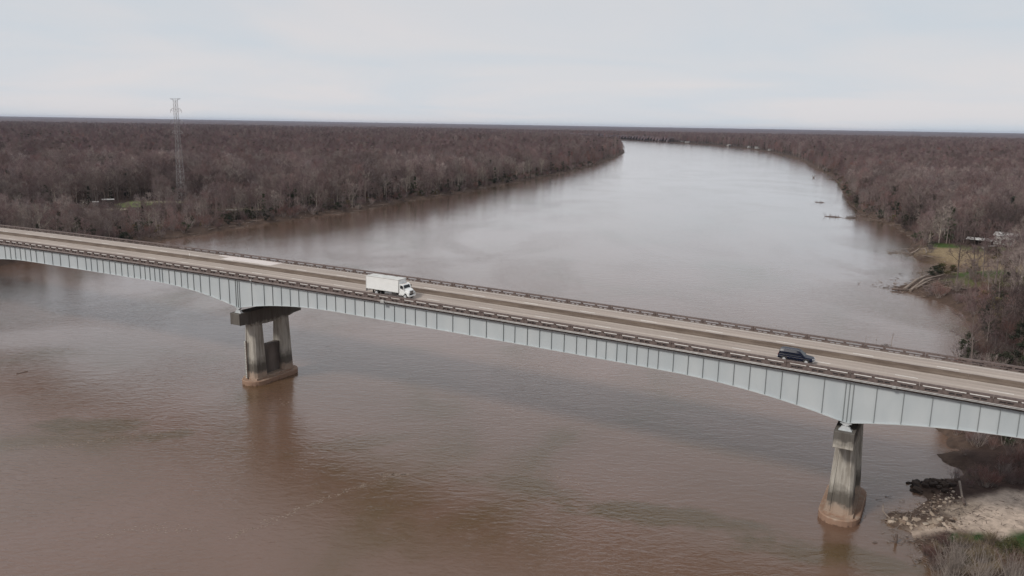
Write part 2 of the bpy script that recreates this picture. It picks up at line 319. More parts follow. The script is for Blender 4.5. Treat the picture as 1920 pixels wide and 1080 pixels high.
def sdist(x, y):
    """signed distance to the river outline; negative inside the river"""
    x = np.asarray(x, float).ravel(); y = np.asarray(y, float).ravel(); d = np.full(x.shape, 1e18); ins = np.zeros(x.shape, bool)
    A = POLY; B = np.roll(POLY, -1, 0)
    for (ax, ay), (bx, by) in zip(A, B):
        ex, ey = bx - ax, by - ay; t = np.clip(((x - ax) * ex + (y - ay) * ey) / (ex * ex + ey * ey), 0, 1)
        d = np.minimum(d, (x - ax - t * ex) ** 2 + (y - ay - t * ey) ** 2)
        c = (ay > y) != (by > y); xin = ex * (y - ay) / (ey if abs(ey) > 1e-9 else 1e-9) + ax; ins ^= c & (x < xin)
    d = np.sqrt(d); return np.where(ins, -d, d)
def terrain(x, y):
    d = sdist(x, y); r = np.hypot(x, y)
    amp = np.clip(r / 180, .5, 6)
    d2 = d + amp * fbm(x / (amp * 2.2), y / (amp * 2.2), 4) + .6 * fbm(x / .9, y / .9, 2) * np.clip(300 / (r + 1), 0, 1)
    near = np.exp(-(((x - 74) / 22) ** 2 + ((y - 118) / 26) ** 2))          # low sandy shelf beside the near pier
    top = 3.2 - 1.4 * near + 1.0 * fbm(x / 60, y / 60, 3); wid = 9 + 3 * near
    h = np.where(d2 > 0, top * (1 - np.exp(-np.clip(d2, 0, 1e6) / wid * 2.0)), np.clip(d2 * .35, -3, 0))
    h = h + np.where(d2 > 0, .30 * fbm(x / 3.0, y / 3.0, 3) * np.clip(d2 / 2, 0, 1), 0)
    h = h + np.where(d2 > .5, .22 * fbm(x / .8, y / .8, 2) * np.clip(220 / (r + 1), 0, 1), 0)
    return h, d2
def hz_at(x, y):
    h, _ = terrain(np.array([x], float), np.array([y], float)); return float(h[0])
# ground cover: (cx, cy, rx, ry, rotation deg, colour, softness)
SAND = (.50, .405, .335); GRASS = (.055, .085, .022); TAN = (.25, .19, .115); MUDC = (.085, .058, .045)
COVER = [(200, 354, 13, 10, 20, (.15, .095, .07), .4), (80, 116, 11, 7.4, 20, SAND, .35), (84, 116, 14, 7.5, 8, SAND, .30), (69, 115.3, 8, 2.6, 18, SAND, .5), (63, 116.2, 3.2, .9, -20, SAND, .5), (67, 119, 7, 3.2, 35, (.10, .07, .055), .5), (73, 119.5, 4, 2.4, 40, (.32, .26, .21), .6),
         (68.8, 109.8, 2.6, 1.2, 0, (.03, .065, .016), .4), (78, 106.5, 6.5, 3.5, 10, (.035, .075, .018), .4), (79.5, 108.5, 5, 3, 0, (.035, .075, .018), .4), (68, 103, 6, 3, 10, (.16, .12, .075), .4),
         (216, 384, 15, 22, 10, TAN, .5), (205, 342, 24, 18, 20, TAN, .5), (196, 325, 18, 10, 30, GRASS, .5), (190, 310, 22, 10, 25, (.11, .11, .045), .5), (222, 408, 9, 8, 0, GRASS, .4), (240, 396, 14, 8, 0, (.10, .11, .05), .5),
         (-259, 548, 12, 22, 0, (.15, .18, .07), .4), (-254, 512, 8, 5, 0, (.34, .3, .22), .4), (-240, 566, 22, 5, 0, (.30, .28, .18), .4), (-182, 528, 14, 7, 0, (.2, .17, .12), .5)]
def cover_w(x, y, c):
    cx, cy, rx, ry, ro, col, so = c; a = R(ro); u = ((x - cx) * math.cos(a) + (y - cy) * math.sin(a)) / rx; v = (-(x - cx) * math.sin(a) + (y - cy) * math.cos(a)) / ry
    q = np.sqrt(u * u + v * v) + .35 * fbm(x / (rx * .4), y / (rx * .4), 3); return np.clip((1 - q) / so + .5, 0, 1)
az = np.concatenate([np.radians(np.arange(-46, 46.01, .22)), np.radians(np.arange(50, 312, 4.0))])
rad = 36 * (1.0125 ** np.arange(0, 566)); rad = rad[rad < 31000]
AZ, RD = np.meshgrid(az, rad); X = (RD * np.sin(AZ)).ravel(); Y = (RD * np.cos(AZ)).ravel()
Hh, D2 = terrain(X, Y)
nA = len(az); nR = len(rad)
idx = np.arange(nA * nR).reshape(nR, nA); nxt = np.roll(idx, -1, 1)
Fq = np.stack([idx[:-1], idx[1:], nxt[1:], nxt[:-1]], -1).reshape(-1, 4)
ctr = len(X); V = np.column_stack([np.append(X, 0), np.append(Y, 0), np.append(Hh, -3)])
def ground_mat():
    m = bpy.data.materials.new('ground_cover'); m.use_nodes = True; t = m.node_tree; n = t.nodes; L = t.links; b = n['Principled BSDF']
    b.inputs['Roughness'].default_value = .95; b.inputs['Specular IOR Level'].default_value = .15
    a = n.new('ShaderNodeAttribute'); a.attribute_name = 'cover'; g = n.new('ShaderNodeNewGeometry')
    z = n.new('ShaderNodeTexNoise'); z.inputs['Scale'].default_value = .9; z.inputs['Detail'].default_value = 9; z.inputs['Roughness'].default_value = .72; L.new(g.outputs['Position'], z.inputs['Vector'])
    q = n.new('ShaderNodeMapRange'); q.inputs[1].default_value = .32; q.inputs[2].default_value = .68; q.inputs[3].default_value = .62; q.inputs[4].default_value = 1.28; L.new(z.outputs['Fac'], q.inputs[0])
    s = n.new('ShaderNodeVectorMath'); s.operation = 'SCALE'; L.new(a.outputs['Color'], s.inputs[0]); L.new(q.outputs[0], s.inputs['Scale']); L.new(s.outputs[0], b.inputs['Base Color'])
    z2 = n.new('ShaderNodeTexNoise'); z2.inputs['Scale'].default_value = 2.2; z2.inputs['Detail'].default_value = 6; L.new(g.outputs['Position'], z2.inputs['Vector'])
    bp = n.new('ShaderNodeBump'); bp.inputs['Strength'].default_value = .6; bp.inputs['Distance'].default_value = .25; L.new(z2.outputs['Fac'], bp.inputs['Height']); L.new(bp.outputs[0], b.inputs['Normal'])
    return m
gm = np_mesh('ground', V, Fq, [ground_mat()])
col = np.tile(np.array([.055, .036, .030, 1.0]), (len(V), 1))
col[:, :3] *= (1 + .5 * np.append(fbm(X / 25, Y / 25, 4), 0))[:, None]
mudw = np.clip(1.4 - np.append(D2, 0) / np.clip(np.append(np.hypot(X, Y), 0) / 60, 2.0, 9), 0, 1)[:, None]
mudc = np.array(MUDC) * (1 + .5 * np.append(fbm(X / 2.5, Y / 2.5, 3), 0))[:, None]
col[:, :3] = col[:, :3] * (1 - mudw) + mudc * mudw
for c in COVER:
    wv = np.append(cover_w(X, Y, c), 0)[:, None] * (1 - mudw * .25); col[:, :3] = col[:, :3] * (1 - wv) + np.array(c[5]) * wv
ca = gm.color_attributes.new('cover', 'FLOAT_COLOR', 'POINT'); ca.data.foreach_set('color', np.clip(col, 0, 1).astype(np.float32).ravel())
gm.polygons.foreach_set('use_smooth', [True] * len(gm.polygons))
tag(link('ground', gm), kind='structure')
tag(MB().add([(-4000, -800, 0), (4000, -800, 0), (4000, 7000, 0), (-4000, 7000, 0)], [(0, 1, 2, 3)]).obj('river', WATER), kind='structure')

# ------------------------------------------------------------------ bridge
ZR = lambda s: 26.9009 - .00920726 * s - 6.26521e-5 * s * s        # top of the parapet rail above the water
SL = lambda s: -.00920726 - 2 * 6.26521e-5 * s
W_ = 18.6; PIERS = [-46.6, 82.3]
OTHER = [-157.0, 193.0]
def gdepth(s):
    d = min(abs(s - p) for p in PIERS + OTHER); q = max(0, 1 - d / 30.0); return 5.42 + 2.95 * q ** 2.2
bridge = empty('highway_bridge', (P0[0], P0[1], 0), -TH, 'long pale steel girder highway bridge carrying four concrete lanes over the muddy river', 'bridge')
S0, S1 = -300.0, 210.0
SS = np.arange(S0, S1 + .1, 3.0)
def sweep(name, prof, m, ss=SS, prof_fn=None, parent=bridge, closed=True):
    mb = MB(); n = None; rows = []
    for s in ss:
        pr = prof_fn(s) if prof_fn else prof; n = len(pr); z = ZR(s); rows.append(len(mb.v)); mb.v += [(float(s), float(t), float(z + dz)) for t, dz in pr]
    for a, b in zip(rows[:-1], rows[1:]):
        for j in range(n if closed else n - 1):
            k = (j + 1) % n; mb.f.append((a + j, a + k, b + k, b + j)); mb.m.append(0)
    if closed:
        mb.f.append(tuple(range(n - 1, -1, -1))); mb.f.append(tuple(rows[-1] + j for j in range(n))); mb.m += [0, 0]
    return mb.obj(name, m, parent)
sweep('deck', [(0, -1.13), (0, -1.46), (.25, -1.50), (.85, -1.88), (17.75, -1.88), (18.35, -1.5), (18.6, -1.46), (18.6, -1.13), (18.195, -1.13), (18.195, -.835), (.405, -.835), (.405, -1.13)], FASC)
sweep('road_surface', [(.41, -.83), (18.19, -.83)], ROAD, closed=False)
def bottom(s): return -gdepth(s)
SG = np.arange(S0, S1 + .1, 1.5)
for t in (.9, 17.67):
    gd = sweep('girder', None, STEEL, SG, lambda s: [(t, -2.0), (t, bottom(s) + .05), (t + .03, bottom(s) + .05), (t + .03, -2.0)])
    sweep('top_flange', [(t - .27, -1.89), (t - .27, -2.0), (t + .3, -2.0), (t + .3, -1.89)], FLANGE, SG, parent=gd)
    sweep('bottom_flange', None, FLANGE, SG, lambda s: [(t - .27, bottom(s) + .05), (t - .27, bottom(s) - .02), (t + .3, bottom(s) - .02), (t + .3, bottom(s) + .05)], parent=gd)
# vertical stiffeners on the near girder, spacing as seen
ST = [-138.6, -136.0, -133.6, -131.2, -128.8, -126.3, -123.7, -120.2, -116.4, -112.9, -109.1, -105.5, -101.9, -99.7, -97.2, -94.8, -92.2, -89.9, -87.5, -85.1, -82.7, -80.3, -78.5, -76.7, -74.9, -73.1, -72.1, -69.7, -67.6, -65.4, -63.2, -61.1, -58.8, -55.7, -52.4, -49.3, -47.2, -46.6, -46.0, -42.1, -38.3, -35.7, -33.1, -30.5, -28.0, -25.4, -22.8, -20.2, -17.7, -15.1, -12.5, -10.0, -7.4, -4.9, -2.4, 0.3, 2.7, 5.3, 7.8, 11.5, 15.3, 19.0, 22.7, 25.1, 27.7, 30.2, 32.6, 35.1, 37.5, 39.4, 41.3, 43.1, 45.1, 46.9, 48.7, 50.7, 52.5, 55.1, 57.6, 60.1, 62.6, 65.1, 67.6, 70.1, 72.5, 75.0, 78.7, 81.75, 82.3, 82.85, 86.0, 89.6, 93.3, 96.8, 99.2, 101.6, 103.9, 106.4]
ST += list(np.arange(-298, -140, 2.6)) + list(np.arange(109, 209, 2.6))
ST = sorted(ST)
stm = MB().box(-.03, .03, -.17, 0, -1, 0).mesh('stiffener', STIFF)
for s in ST:
    wide = min(abs(s - p) for p in PIERS) < 1
    o = link('stiffener', stm, bridge, (s, .898, ZR(s) - 2.003), None, (1.5 if wide else 1, 1, gdepth(s) - .05 - 2.006))
# floor beams between the girders
fbm_ = MB().box(-.15, .15, .95, 17.65, -1.3, 0).mesh('floor_beam', STIFF)
for s in np.arange(-294, 208, 7.6): link('floor_beam', fbm_, bridge, (s, 0, ZR(s) - 2.01))
# parapets in cast lengths of 9.14 m
LSEG = 9.144
wall = MB(); wall.box(0, 9.10, 0, .4, -1.125, -1.00); wall.box(0, 9.10, 0, .4, -.68, -.57)
edges = [0.0]
for b in range(3):
    c = .05 + 3.0 * b + 1.5
    for o_ in (-.62, .30): edges += [c + o_ - .20, c + o_ + .62 - .10]
edges.append(9.10)
for i in range(0, len(edges) - 1, 2): wall.box(edges[i], edges[i + 1], .002, .398, -1.0, -.68)
wall_me = wall.mesh('parapet', RAILD)
rail_me = MB().box(0, 9.09, -.03, .40, -.28, 0).mesh('top_rail', RAILC)
post_me = MB().box(-.2, .2, .04, .36, -.57, -.28).mesh('post', RAILD)
for side in (0, 1):
    for k in range(-32, 23):
        s = k * LSEG + .02
        if side == 1: o = link('parapet', wall_me, bridge, (s + 9.10, W_, ZR(s + 9.1)), (0, math.atan(SL(s + 4.5)), math.pi))
        else: o = link('parapet', wall_me, bridge, (s, 0, ZR(s)), (0, -math.atan(SL(s + 4.5)), 0))
        if side == 0: pass
        link('top_rail', rail_me, o)
        for x in (.2, 3.05, 6.05, 8.9): link('post', post_me, o, (x, 0, 0))
# median barrier in lengths, lane paint
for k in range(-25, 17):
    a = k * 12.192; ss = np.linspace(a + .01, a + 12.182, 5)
    sweep('median_barrier', [(8.98, -.826), (8.98, -.75), (9.20, -.50), (9.27, -.03), (9.47, -.03), (9.54, -.50), (9.76, -.75), (9.76, -.826)], BARR, ss)
    sweep('lit_top_strip', [(9.255, -.032), (9.255, .0), (9.485, .0), (9.485, -.032)], FASC, ss)  # lighter strip: the sunlit barrier top put into the colour
def strip(name, s0, s1, t0, t1, dz, m, n=2):
    return sweep(name, [(t0, dz), (t1, dz)], m, np.linspace(s0, s1, n), closed=False)
for t, hw_, m_ in ((8.55, .10, WORNPAINT), (10.15, .07, WORNPAINT), (17.25, .09, PAINT), (1.55, .13, PAINT)):
    strip('edge_line', S0, S1, t - hw_, t + hw_, -.824, m_, 90)
for k in range(-26, 17):
    s = 27.0 + 12.192 * k - 12.192
    if s < S0 or s + 3 > S1: continue
    strip('lane_dash', s, s + 3.05, 4.84, 5.06, -.824, PAINT); strip('lane_dash', s + 5.3, s + 8.35, 13.54, 13.78, -.824, PAINT)
strip('concrete_patch', -66.6, -49.5, 13.8, 18.0, -.822, PATCH, 6)
strip('concrete_patch', -70.5, -64, 16.4, 17.9, -.820, PATCH, 4)
JT = mat('joint_steel', (.16, .13, .12), .7, var=(.3, .26, .24), scale=2)
for s in (-72.6, -180.0, 186.0):
    sweep('expansion_joint', [(.42, -.822), (8.95, -.822)], JT, np.array([s, s + .28]), closed=False); sweep('expansion_joint', [(9.8, -.822), (18.18, -.822)], JT, np.array([s, s + .28]), closed=False)
# conduits and junction box on the near deck edge
for dz in (-1.20, -1.36):
    mb = MB(); mb.tube([(s, -.09, ZR(s) + dz) for s in np.arange(-4.2, 209, 4)], .045, 6); mb.obj('conduit', PIPE, bridge)
    mb = MB(); mb.tube([(s, -.07, ZR(s) + dz - .02) for s in np.arange(-210, -5.0, 4)], .02, 5); mb.obj('conduit', FASC, bridge)
bevel(MB().box(-5.0, -4.1, -.35, -.005, ZR(-4.5) - 1.62, ZR(-4.5) - 1.02).obj('junction_box', PIPE, bridge), .03)
for s in (-41.5, -124.5, 88.0):
    bevel(MB().box(s, s + .5, -.2, -.005, ZR(s) - 1.5, ZR(s) - 1.12).obj('junction_box', PIPE, bridge), .02)

# ------------------------------------------------------------------ piers
def pier(sp, label, gauge=False):
    zc = ZR(sp) - gdepth(sp) - 1.2
    p = empty('bridge_pier', (P0[0] + U2[0] * sp, P0[1] + U2[1] * sp, 0), -TH, label, 'bridge pier', 'concrete piers standing in the river under the bridge')
    # stadium footing
    pts = []
    for i in range(13): a = math.pi + math.pi * i / 12; pts.append((3.1 * math.cos(a), 4.9 + 3.1 * math.sin(a)))
    for i in range(13): a = math.pi * i / 12; pts.append((3.1 * math.cos(a), 14.2 + 3.1 * math.sin(a)))
    f = MB(); n = len(pts)
    f.add([(x, y, -3) for x, y in pts] + [(x, y, .95) for x, y in pts] + [(x * .95, 9.5 + (y - 9.5) * .985, 1.1) for x, y in pts],
          [tuple(range(2 * n, 3 * n))] + [(i, (i + 1) % n, n + (i + 1) % n, n + i) for i in range(n)] + [(n + i, n + (i + 1) % n, 2 * n + (i + 1) % n, 2 * n + i) for i in range(n)])
    f.obj('footing', PIER, p)
    def sec(hs, t0, t1, z):
        c = .45; r_ = .14; e = .7
        return [(-hs, t0 + c, z), (-hs + c, t0, z), (-hs + e, t0, z), (-hs + e + .06, t0 + r_, z), (hs - e - .06, t0 + r_, z), (hs - e, t0, z), (hs - c, t0, z), (hs, t0 + c, z), (hs, t1 - c, z), (hs - c, t1, z), (-hs + c, t1, z), (-hs, t1 - c, z)]
    zt = zc - 2.9
    for t0, t1, b0, b1 in ((3.5, 6.7, 3.2, 7.0), (12.1, 15.1, 11.8, 15.5)):
        f = MB(); A = sec(2.0, b0, b1, 1.05); B = sec(1.4, t0, t1, zt + .2); n = len(A)
        f.add(A + B, [tuple(range(n - 1, -1, -1)), tuple(range(n, 2 * n))] + [(i, (i + 1) % n, n + (i + 1) % n, n + i) for i in range(n)]); f.obj('column', PIER, p)
    MB().prism([(3.22, 1.05), (14.9, 1.05), (14.9, 1.6), (3.22, 1.6)], -2.2, 2.2, 'x').obj('plinth', PIER, p)
    MB().prism([(6.5, 1.55), (12.3, 1.55), (12.3, 8.6), (6.5, 8.6)], -.7, .7, 'x').obj('web_wall', WEBM, p)
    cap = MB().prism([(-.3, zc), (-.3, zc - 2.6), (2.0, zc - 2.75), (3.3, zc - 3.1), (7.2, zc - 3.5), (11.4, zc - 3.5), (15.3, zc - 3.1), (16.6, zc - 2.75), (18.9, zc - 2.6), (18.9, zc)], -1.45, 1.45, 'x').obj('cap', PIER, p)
    bevel(cap, .06, 1)
    for t in (.9, 17.7):
        b = MB(); b.box(-.95, .95, t - .42, t + .42, zc, zc + .12, 0); b.prism([(-.85, zc + .12), (.85, zc + .12), (.62, zc + .55), (.30, zc + .74), (-.30, zc + .74), (-.62, zc + .55)], t - .3, t + .3, 'y')
        b.prism([(-.30, zc + .86), (.30, zc + .86), (.7, zc + 1.13), (-.7, zc + 1.13)], t - .3, t + .3, 'y'); b.cyl((0, t, zc + .8), .14, .7, 'y', 12)
        b.box(-.8, .8, t - .36, t + .36, zc + 1.13, zc + 1.175)
        b.obj('bearing', FLANGE, p)
    if gauge:
        gbm = MB().box(-1.25, -.85, 3.02, 3.10, 1.4, 10.2).obj('gauge_board', mat('gauge_white', (.66, .66, .62), .7, var=(.5, .5, .46), scale=2), p)
        mk = MB(); blk = mat('gauge_marks', (.03, .03, .03), .7)
        for i in range(28):
            z = 1.6 + i * .305; mk.box(-1.24, -1.02 if i % 2 else -.9, 2.995, 3.018, z, z + .13)
        mk.obj('graduation', blk, gbm)
        MB().box(-.72, -.5, 2.96, 3.14, 1.2, 10.4).obj('guide_rail', DARKWOOD, p)
    return p
pier(PIERS[0], 'weathered two column concrete pier with a white water gauge, standing in mid river', True)
pier(PIERS[1], 'concrete pier with rust brown mud stained footing beside the sandy right bank')
def wpos(s, t, z): return (P0[0] + U2[0] * s + V2[0] * t, P0[1] + U2[1] * s + V2[1] * t, z)

# small things on the far parapet
POSTM = mat('weathered_post', (.33, .3, .28), .7, var=(.2, .17, .16), scale=3)
def small_post(s, h, label, r_=.035, top=True):
    e = MB(); e.tube([(0, 0, 0), (0, 0, h)], r_, 6)
    o = e.obj('marker_post', POSTM, None, loc=wpos(s, 18.4, ZR(s) - .005)); tag(o, label, 'post')
    if top: MB().box(-.06, .06, -.02, .02, h - .25, h + .02).obj('cap_plate', POSTM, o)
    return o
small_post(-62.0, 2.0, 'thin upright rod on the far parapet behind the new concrete patch')
small_post(82.4, 1.0, 'short pale post on the far parapet above the right pier, left of a pair')
small_post(84.0, 1.0, 'short pale post on the far parapet above the right pier, right of a pair')
small_post(96.2, .7, 'stubby post on the far parapet near the right bank')
t = empty('reed_stem', wpos(86.3, 18.4, ZR(86.3) - .01), 0, 'tall stem with feathery tip rising from the far parapet', 'plant')
MB().tube([(0, 0, 0), (.04, 0, 1.2), (.12, 0, 2.1)], [.05, .035, .02], 5).obj('stem', WOOD, t)
mb = MB()
for i in range(26):
    z = 1.3 + random.random() * 1.0; a = random.random() * 6.28; l = .18 + .15 * random.random(); x0 = .05 + (z - 1.2) * .08
    mb.add([(x0, 0, z), (x0 + .03, .02, z), (x0 + l * math.cos(a) * .6, l * math.sin(a) * .6, z + .35)], [(0, 1, 2)])
mb.obj('plume', PALETWIG, t)
mb = MB(); q = random.Random(4)
for i in range(160):
    a = q.random() * 6.28; x = q.gauss(0, .45); y = q.gauss(0, .1); z = q.random() * .32 * math.exp(-x * x); l = .25
    mb.add([(x, y, z), (x + .05, y, z), (x + l * math.cos(a), y + .5 * l * math.sin(a), z + .12)], [(0, 1, 2)])
o = mb.obj('debris_clump', DARKWOOD, None, loc=wpos(85.4, 18.4, ZR(85.4))); tag(o, 'dark clump of drift debris caught on the far parapet rail', 'debris')
# wooden-looking post at the road joint on the median
o = MB().box(-.12, .12, -.1, .1, 0, .55).obj('marker_post', PAINT, None, loc=wpos(-72.5, 9.37, ZR(-72.5) - .03)); tag(o, 'small white post on the median barrier at the expansion joint', 'post')

# ------------------------------------------------------------------ vehicles
def zroad(s): return ZR(s) - .83
def bridge_frame(name, s, t, label, cat):
    o = empty(name, wpos(s, t, zroad(s) + .012), 0, label, cat); o.rotation_euler = (0, -math.atan(SL(s)), -TH); return o
WHITE = mat('white_truck_paint', (.80, .81, .80), .35, var=(.76, .77, .76), scale=.8)
ROOFW = mat('grimy_white_roof', (.62, .62, .60), .6, var=(.50, .50, .48), scale=1.0)  # greyer than the white of the box sides
GLASS = mat('dark_window_glass', (.012, .015, .018), .16, var=(.018, .02, .024), scale=2, spec=.28)
RIMP = mat('silver_wheel_paint', (.52, .53, .54), .4, var=(.42, .43, .44), scale=5)
CHROME = mat('bright_metal', (.55, .55, .56), .25, metal=.9, var=(.45, .45, .46), scale=3)
DARK = mat('dark_chassis', (.025, .024, .024), .6, var=(.045, .042, .04), scale=3)
LAMP = mat('headlight_lens', (.6, .62, .64), .1, var=(.45, .47, .5), scale=6, spec=.8)
REDL = mat('tail_light_lens', (.35, .02, .02), .25, var=(.25, .01, .01), scale=6)
AMBER = mat('amber_marker_lens', (.6, .22, .03), .3, var=(.5, .18, .02), scale=6)
def wheel(parent, x, y, r_, wd, side, rim=CHROME):
    o = MB().cyl((0, 0, 0), r_, wd, 'y', 24).obj('wheel', BLACKM, parent, smooth=False, loc=(x, y, r_)); bevel(o, .04, 2)
    rm = MB(); yo = -side * (wd / 2 + .005)
    rm.cyl((0, yo, 0), r_ * .6, .05, 'y', 20); rm.cyl((0, yo - side * .04, 0), r_ * .22, .08, 'y', 12)
    rm.obj('rim', rim, o)
    return o
# box truck, nose towards +x; near side is -y
T = bridge_frame('box_truck', -4.0, 3.25, 'white box truck driving in the lane nearest the camera', 'truck')
bx = MB(); bx.box(-6.2, 2.0, -1.27, 1.27, 1.14, 3.72)
body = bevel(bx.obj('cargo_box', WHITE, T), .05, 2)
MB().box(-6.17, 1.97, -1.24, 1.24, 3.724, 3.745).obj('roof', ROOFW, body)
fr = MB()
for y in (-1.285, 1.285): fr.box(-6.22, 2.02, y - .02, y + .02, 3.62, 3.75); fr.box(-6.22, 2.02, y - .02, y + .02, 1.10, 1.24)
for y in (-1.27, 1.27):
    fr.box(1.94, 2.04, y - .04, y + .04, 1.24, 3.62); fr.box(-6.24, -6.14, y - .04, y + .04, 1.24, 3.62)
fr.box(2.0, 2.05, -1.25, 1.25, 3.62, 3.75); fr.obj('edge_trim', ROOFW, body)
rdoor = MB().box(-6.235, -6.205, -1.15, 1.15, 1.2, 3.55).obj('rear_door', WHITE, body)
MB().box(-6.27, -6.235, -.3, .3, 1.3, 1.38).obj('handle', CHROME, rdoor)
ch = MB(); ch.box(-6.1, 4.2, -.48, -.36, .78, 1.08); ch.box(-6.1, 4.2, .36, .48, .78, 1.08)
for x in (-6.0, -4.6, -3.0, -1.2, .6, 2.4): ch.box(x, x + .12, -.36, .36, .80, 1.06)
for x in np.arange(-6.0, 1.9, .6): ch.box(x, x + .08, -1.2, 1.2, 1.082, 1.138)
ch.cyl((-3.6, 0, .5), .12, 1.7, 'y', 10); ch.cyl((3.9, 0, .5), .09, 1.8, 'y', 10); ch.obj('chassis', DARK, T)
bevel(MB().box(-1.6, .2, -1.15, -.62, .52, .95).obj('fuel_tank', CHROME, T), .12, 3)
bevel(MB().box(.5, 1.5, -1.18, -.6, .55, .95).obj('battery_box', DARK, T), .05, 2)
bumper = MB(); bumper.box(-6.35, -6.25, -1.2, 1.2, .52, .64); 
for y in (-.8, .8): bumper.box(-6.3, -6.15, y - .05, y + .05, .64, 1.1)
for y in (-1.12, 1.12): bumper.box(-6.34, -6.2, y - .05, y + .05, .64, 1.1)
bumper.obj('rear_bumper', CHROME, T)
for y in (-1, 1): MB().box(-6.27, -6.24, y - .14, y + .14, .92, 1.06).obj('tail_light', REDL, T)
for y in (-1.08, 1.08): MB().box(-4.45, -4.42, y - .22, y + .22, .3, 1.05).obj('mud_flap', DARK, T)
# conventional cab: side outline extruded, narrowed hood
cab = MB(); prof = [(2.15, .72), (2.15, 2.78), (2.35, 2.88), (3.15, 2.86), (3.42, 2.72), (3.88, 2.06), (3.88, .72)]
cab.prism(prof, -1.12, 1.12, 'y'); cabo = bevel(cab.obj('cab', WHITE, T), .10, 3)
hd = MB()
a = [(3.86, -1.02, 1.0), (3.86, 1.02, 1.0), (3.86, 1.0, 2.02), (3.86, -1.0, 2.02)]; b_ = [(5.35, -.78, 1.0), (5.35, .78, 1.0), (5.35, .68, 1.74), (5.35, -.68, 1.74)]; mid = [(4.7, -.92, 1.0), (4.7, .92, 1.0), (4.7, .84, 1.92), (4.7, -.84, 1.92)]
hd.add(a + mid + b_, [(0, 3, 2, 1), (8, 9, 10, 11)] + [(i + k * 4, (i + 1) % 4 + k * 4, (i + 1) % 4 + 4 + k * 4, i + 4 + k * 4) for k in (0, 1) for i in range(4)])
hood = bevel(hd.obj('hood', WHITE, T), .08, 3)
for sd_ in (-1, 1):      # fenders with wheel arches
    f = MB(); arc = [(3.35 + .0, .72), (3.35, 1.05)] + [(4.25 + .66 * math.cos(q_), .55 + .66 * math.sin(q_)) for q_ in np.linspace(math.pi * .92, math.pi * .05, 9)] + [(5.35, .62), (5.52, .8), (5.48, 1.25), (5.1, 1.42), (4.2, 1.50), (3.6, 1.38), (3.2, 1.1), (3.2, .72)]
    f.prism(arc, sd_ * .82, sd_ * 1.13, 'y'); f.obj('fender', WHITE, T)
    wheel(T, 4.25, sd_ * 1.02, .50, .30, -sd_, RIMP)
    for yy in (.78, 1.08): wheel(T, -3.6, sd_ * yy, .50, .27, -sd_, RIMP)
    # step
    st_ = MB(); st_.box(2.2, 3.3, sd_ * 1.14 - .08, sd_ * 1.14 + .08, .5, .56); st_.box(2.2, 3.3, sd_ * 1.1 - .06, sd_ * 1.1 + .06, .72, .76); st_.obj('step', CHROME, T)
    dr = MB(); dr.prism([(2.32, .98), (3.4, .98), (3.4, 2.0), (2.32, 2.0)], sd_ * 1.121, sd_ * 1.131, 'y'); dro = dr.obj('door', WHITE, T)
    MB().prism([(2.45, 2.02), (3.42, 1.92), (3.42, 2.08), (3.22, 2.62), (2.45, 2.66)], sd_ * 1.122, sd_ * 1.137, 'y').obj('window', GLASS, dro)
    MB().box(2.4, 2.55, sd_ * 1.145 - .01, sd_ * 1.145 + .01, 1.7, 1.75).obj('handle', DARK, dro)
    mi = MB(); mi.tube([(3.5, sd_ * 1.1, 2.0), (3.62, sd_ * 1.38, 2.0)], .02, 5); mi.tube([(3.5, sd_ * 1.1, 2.55), (3.62, sd_ * 1.38, 2.55)], .02, 5); mi.box(3.56, 3.68, sd_ * 1.4 - .12, sd_ * 1.4 + .12, 1.95, 2.6); bevel(mi.obj('mirror', DARK, T), .02, 2)
    MB().box(5.30, 5.40, sd_ * .84 - .16, sd_ * .84 + .16, 1.12, 1.34).obj('headlight', LAMP, T).location = (.12, 0, 0)
ws = MB(); n_ = Vector((.66, 0, .46)).normalized() * .012
ws.add([(3.86 + n_.x, -.98, 2.12 + n_.z), (3.86 + n_.x, .98, 2.12 + n_.z), (3.48 + n_.x, .92, 2.68 + n_.z), (3.48 + n_.x, -.92, 2.68 + n_.z),
        (3.78, -.98, 2.10), (3.78, .98, 2.10), (3.40, .92, 2.66), (3.40, -.92, 2.66)], [(0, 1, 2, 3), (7, 6, 5, 4), (0, 4, 5, 1), (1, 5, 6, 2), (2, 6, 7, 3), (3, 7, 4, 0)])
ws.obj('windshield', GLASS, cabo)
gr = MB(); gr.box(5.36, 5.40, -.48, .48, 1.05, 1.62); gro = gr.obj('grille', DARK, T)
sl = MB()
for z in np.arange(1.1, 1.6, .1): sl.box(5.40, 5.42, -.46, .46, z, z + .04)
sl.obj('grille_bar', CHROME, gro)
bevel(MB().box(5.38, 5.62, -1.12, 1.12, .48, .80).obj('front_bumper', WHITE, T), .06, 2)
for y in (-.7, -.25, 0, .25, .7): MB().box(2.9, 3.0, y - .05, y + .05, 2.88, 2.93).obj('roof_marker_light', AMBER, cabo)

# shorten the cab: everything ahead of the cargo box
for o in T.children_recursive:
    if o.name.startswith(('wheel', 'rim')):
        if o.name.startswith('wheel') and o.location.x > 2: o.location.x = 2.05 + (o.location.x - 2.05) * .69
        continue
    if o.type == 'MESH' and o.parent in (T, cabo, hood) or o.name.startswith(('door', 'window', 'handle', 'grille')):
        for v in o.data.vertices:
            if v.co.x + o.location.x > 2.08: v.co.x = 2.05 + (v.co.x + o.location.x - 2.05) * .69 - o.location.x * .69 if o.location.x else 2.05 + (v.co.x - 2.05) * .69
T.location = wpos(-4.3, 3.35, zroad(-4.3) + .012)
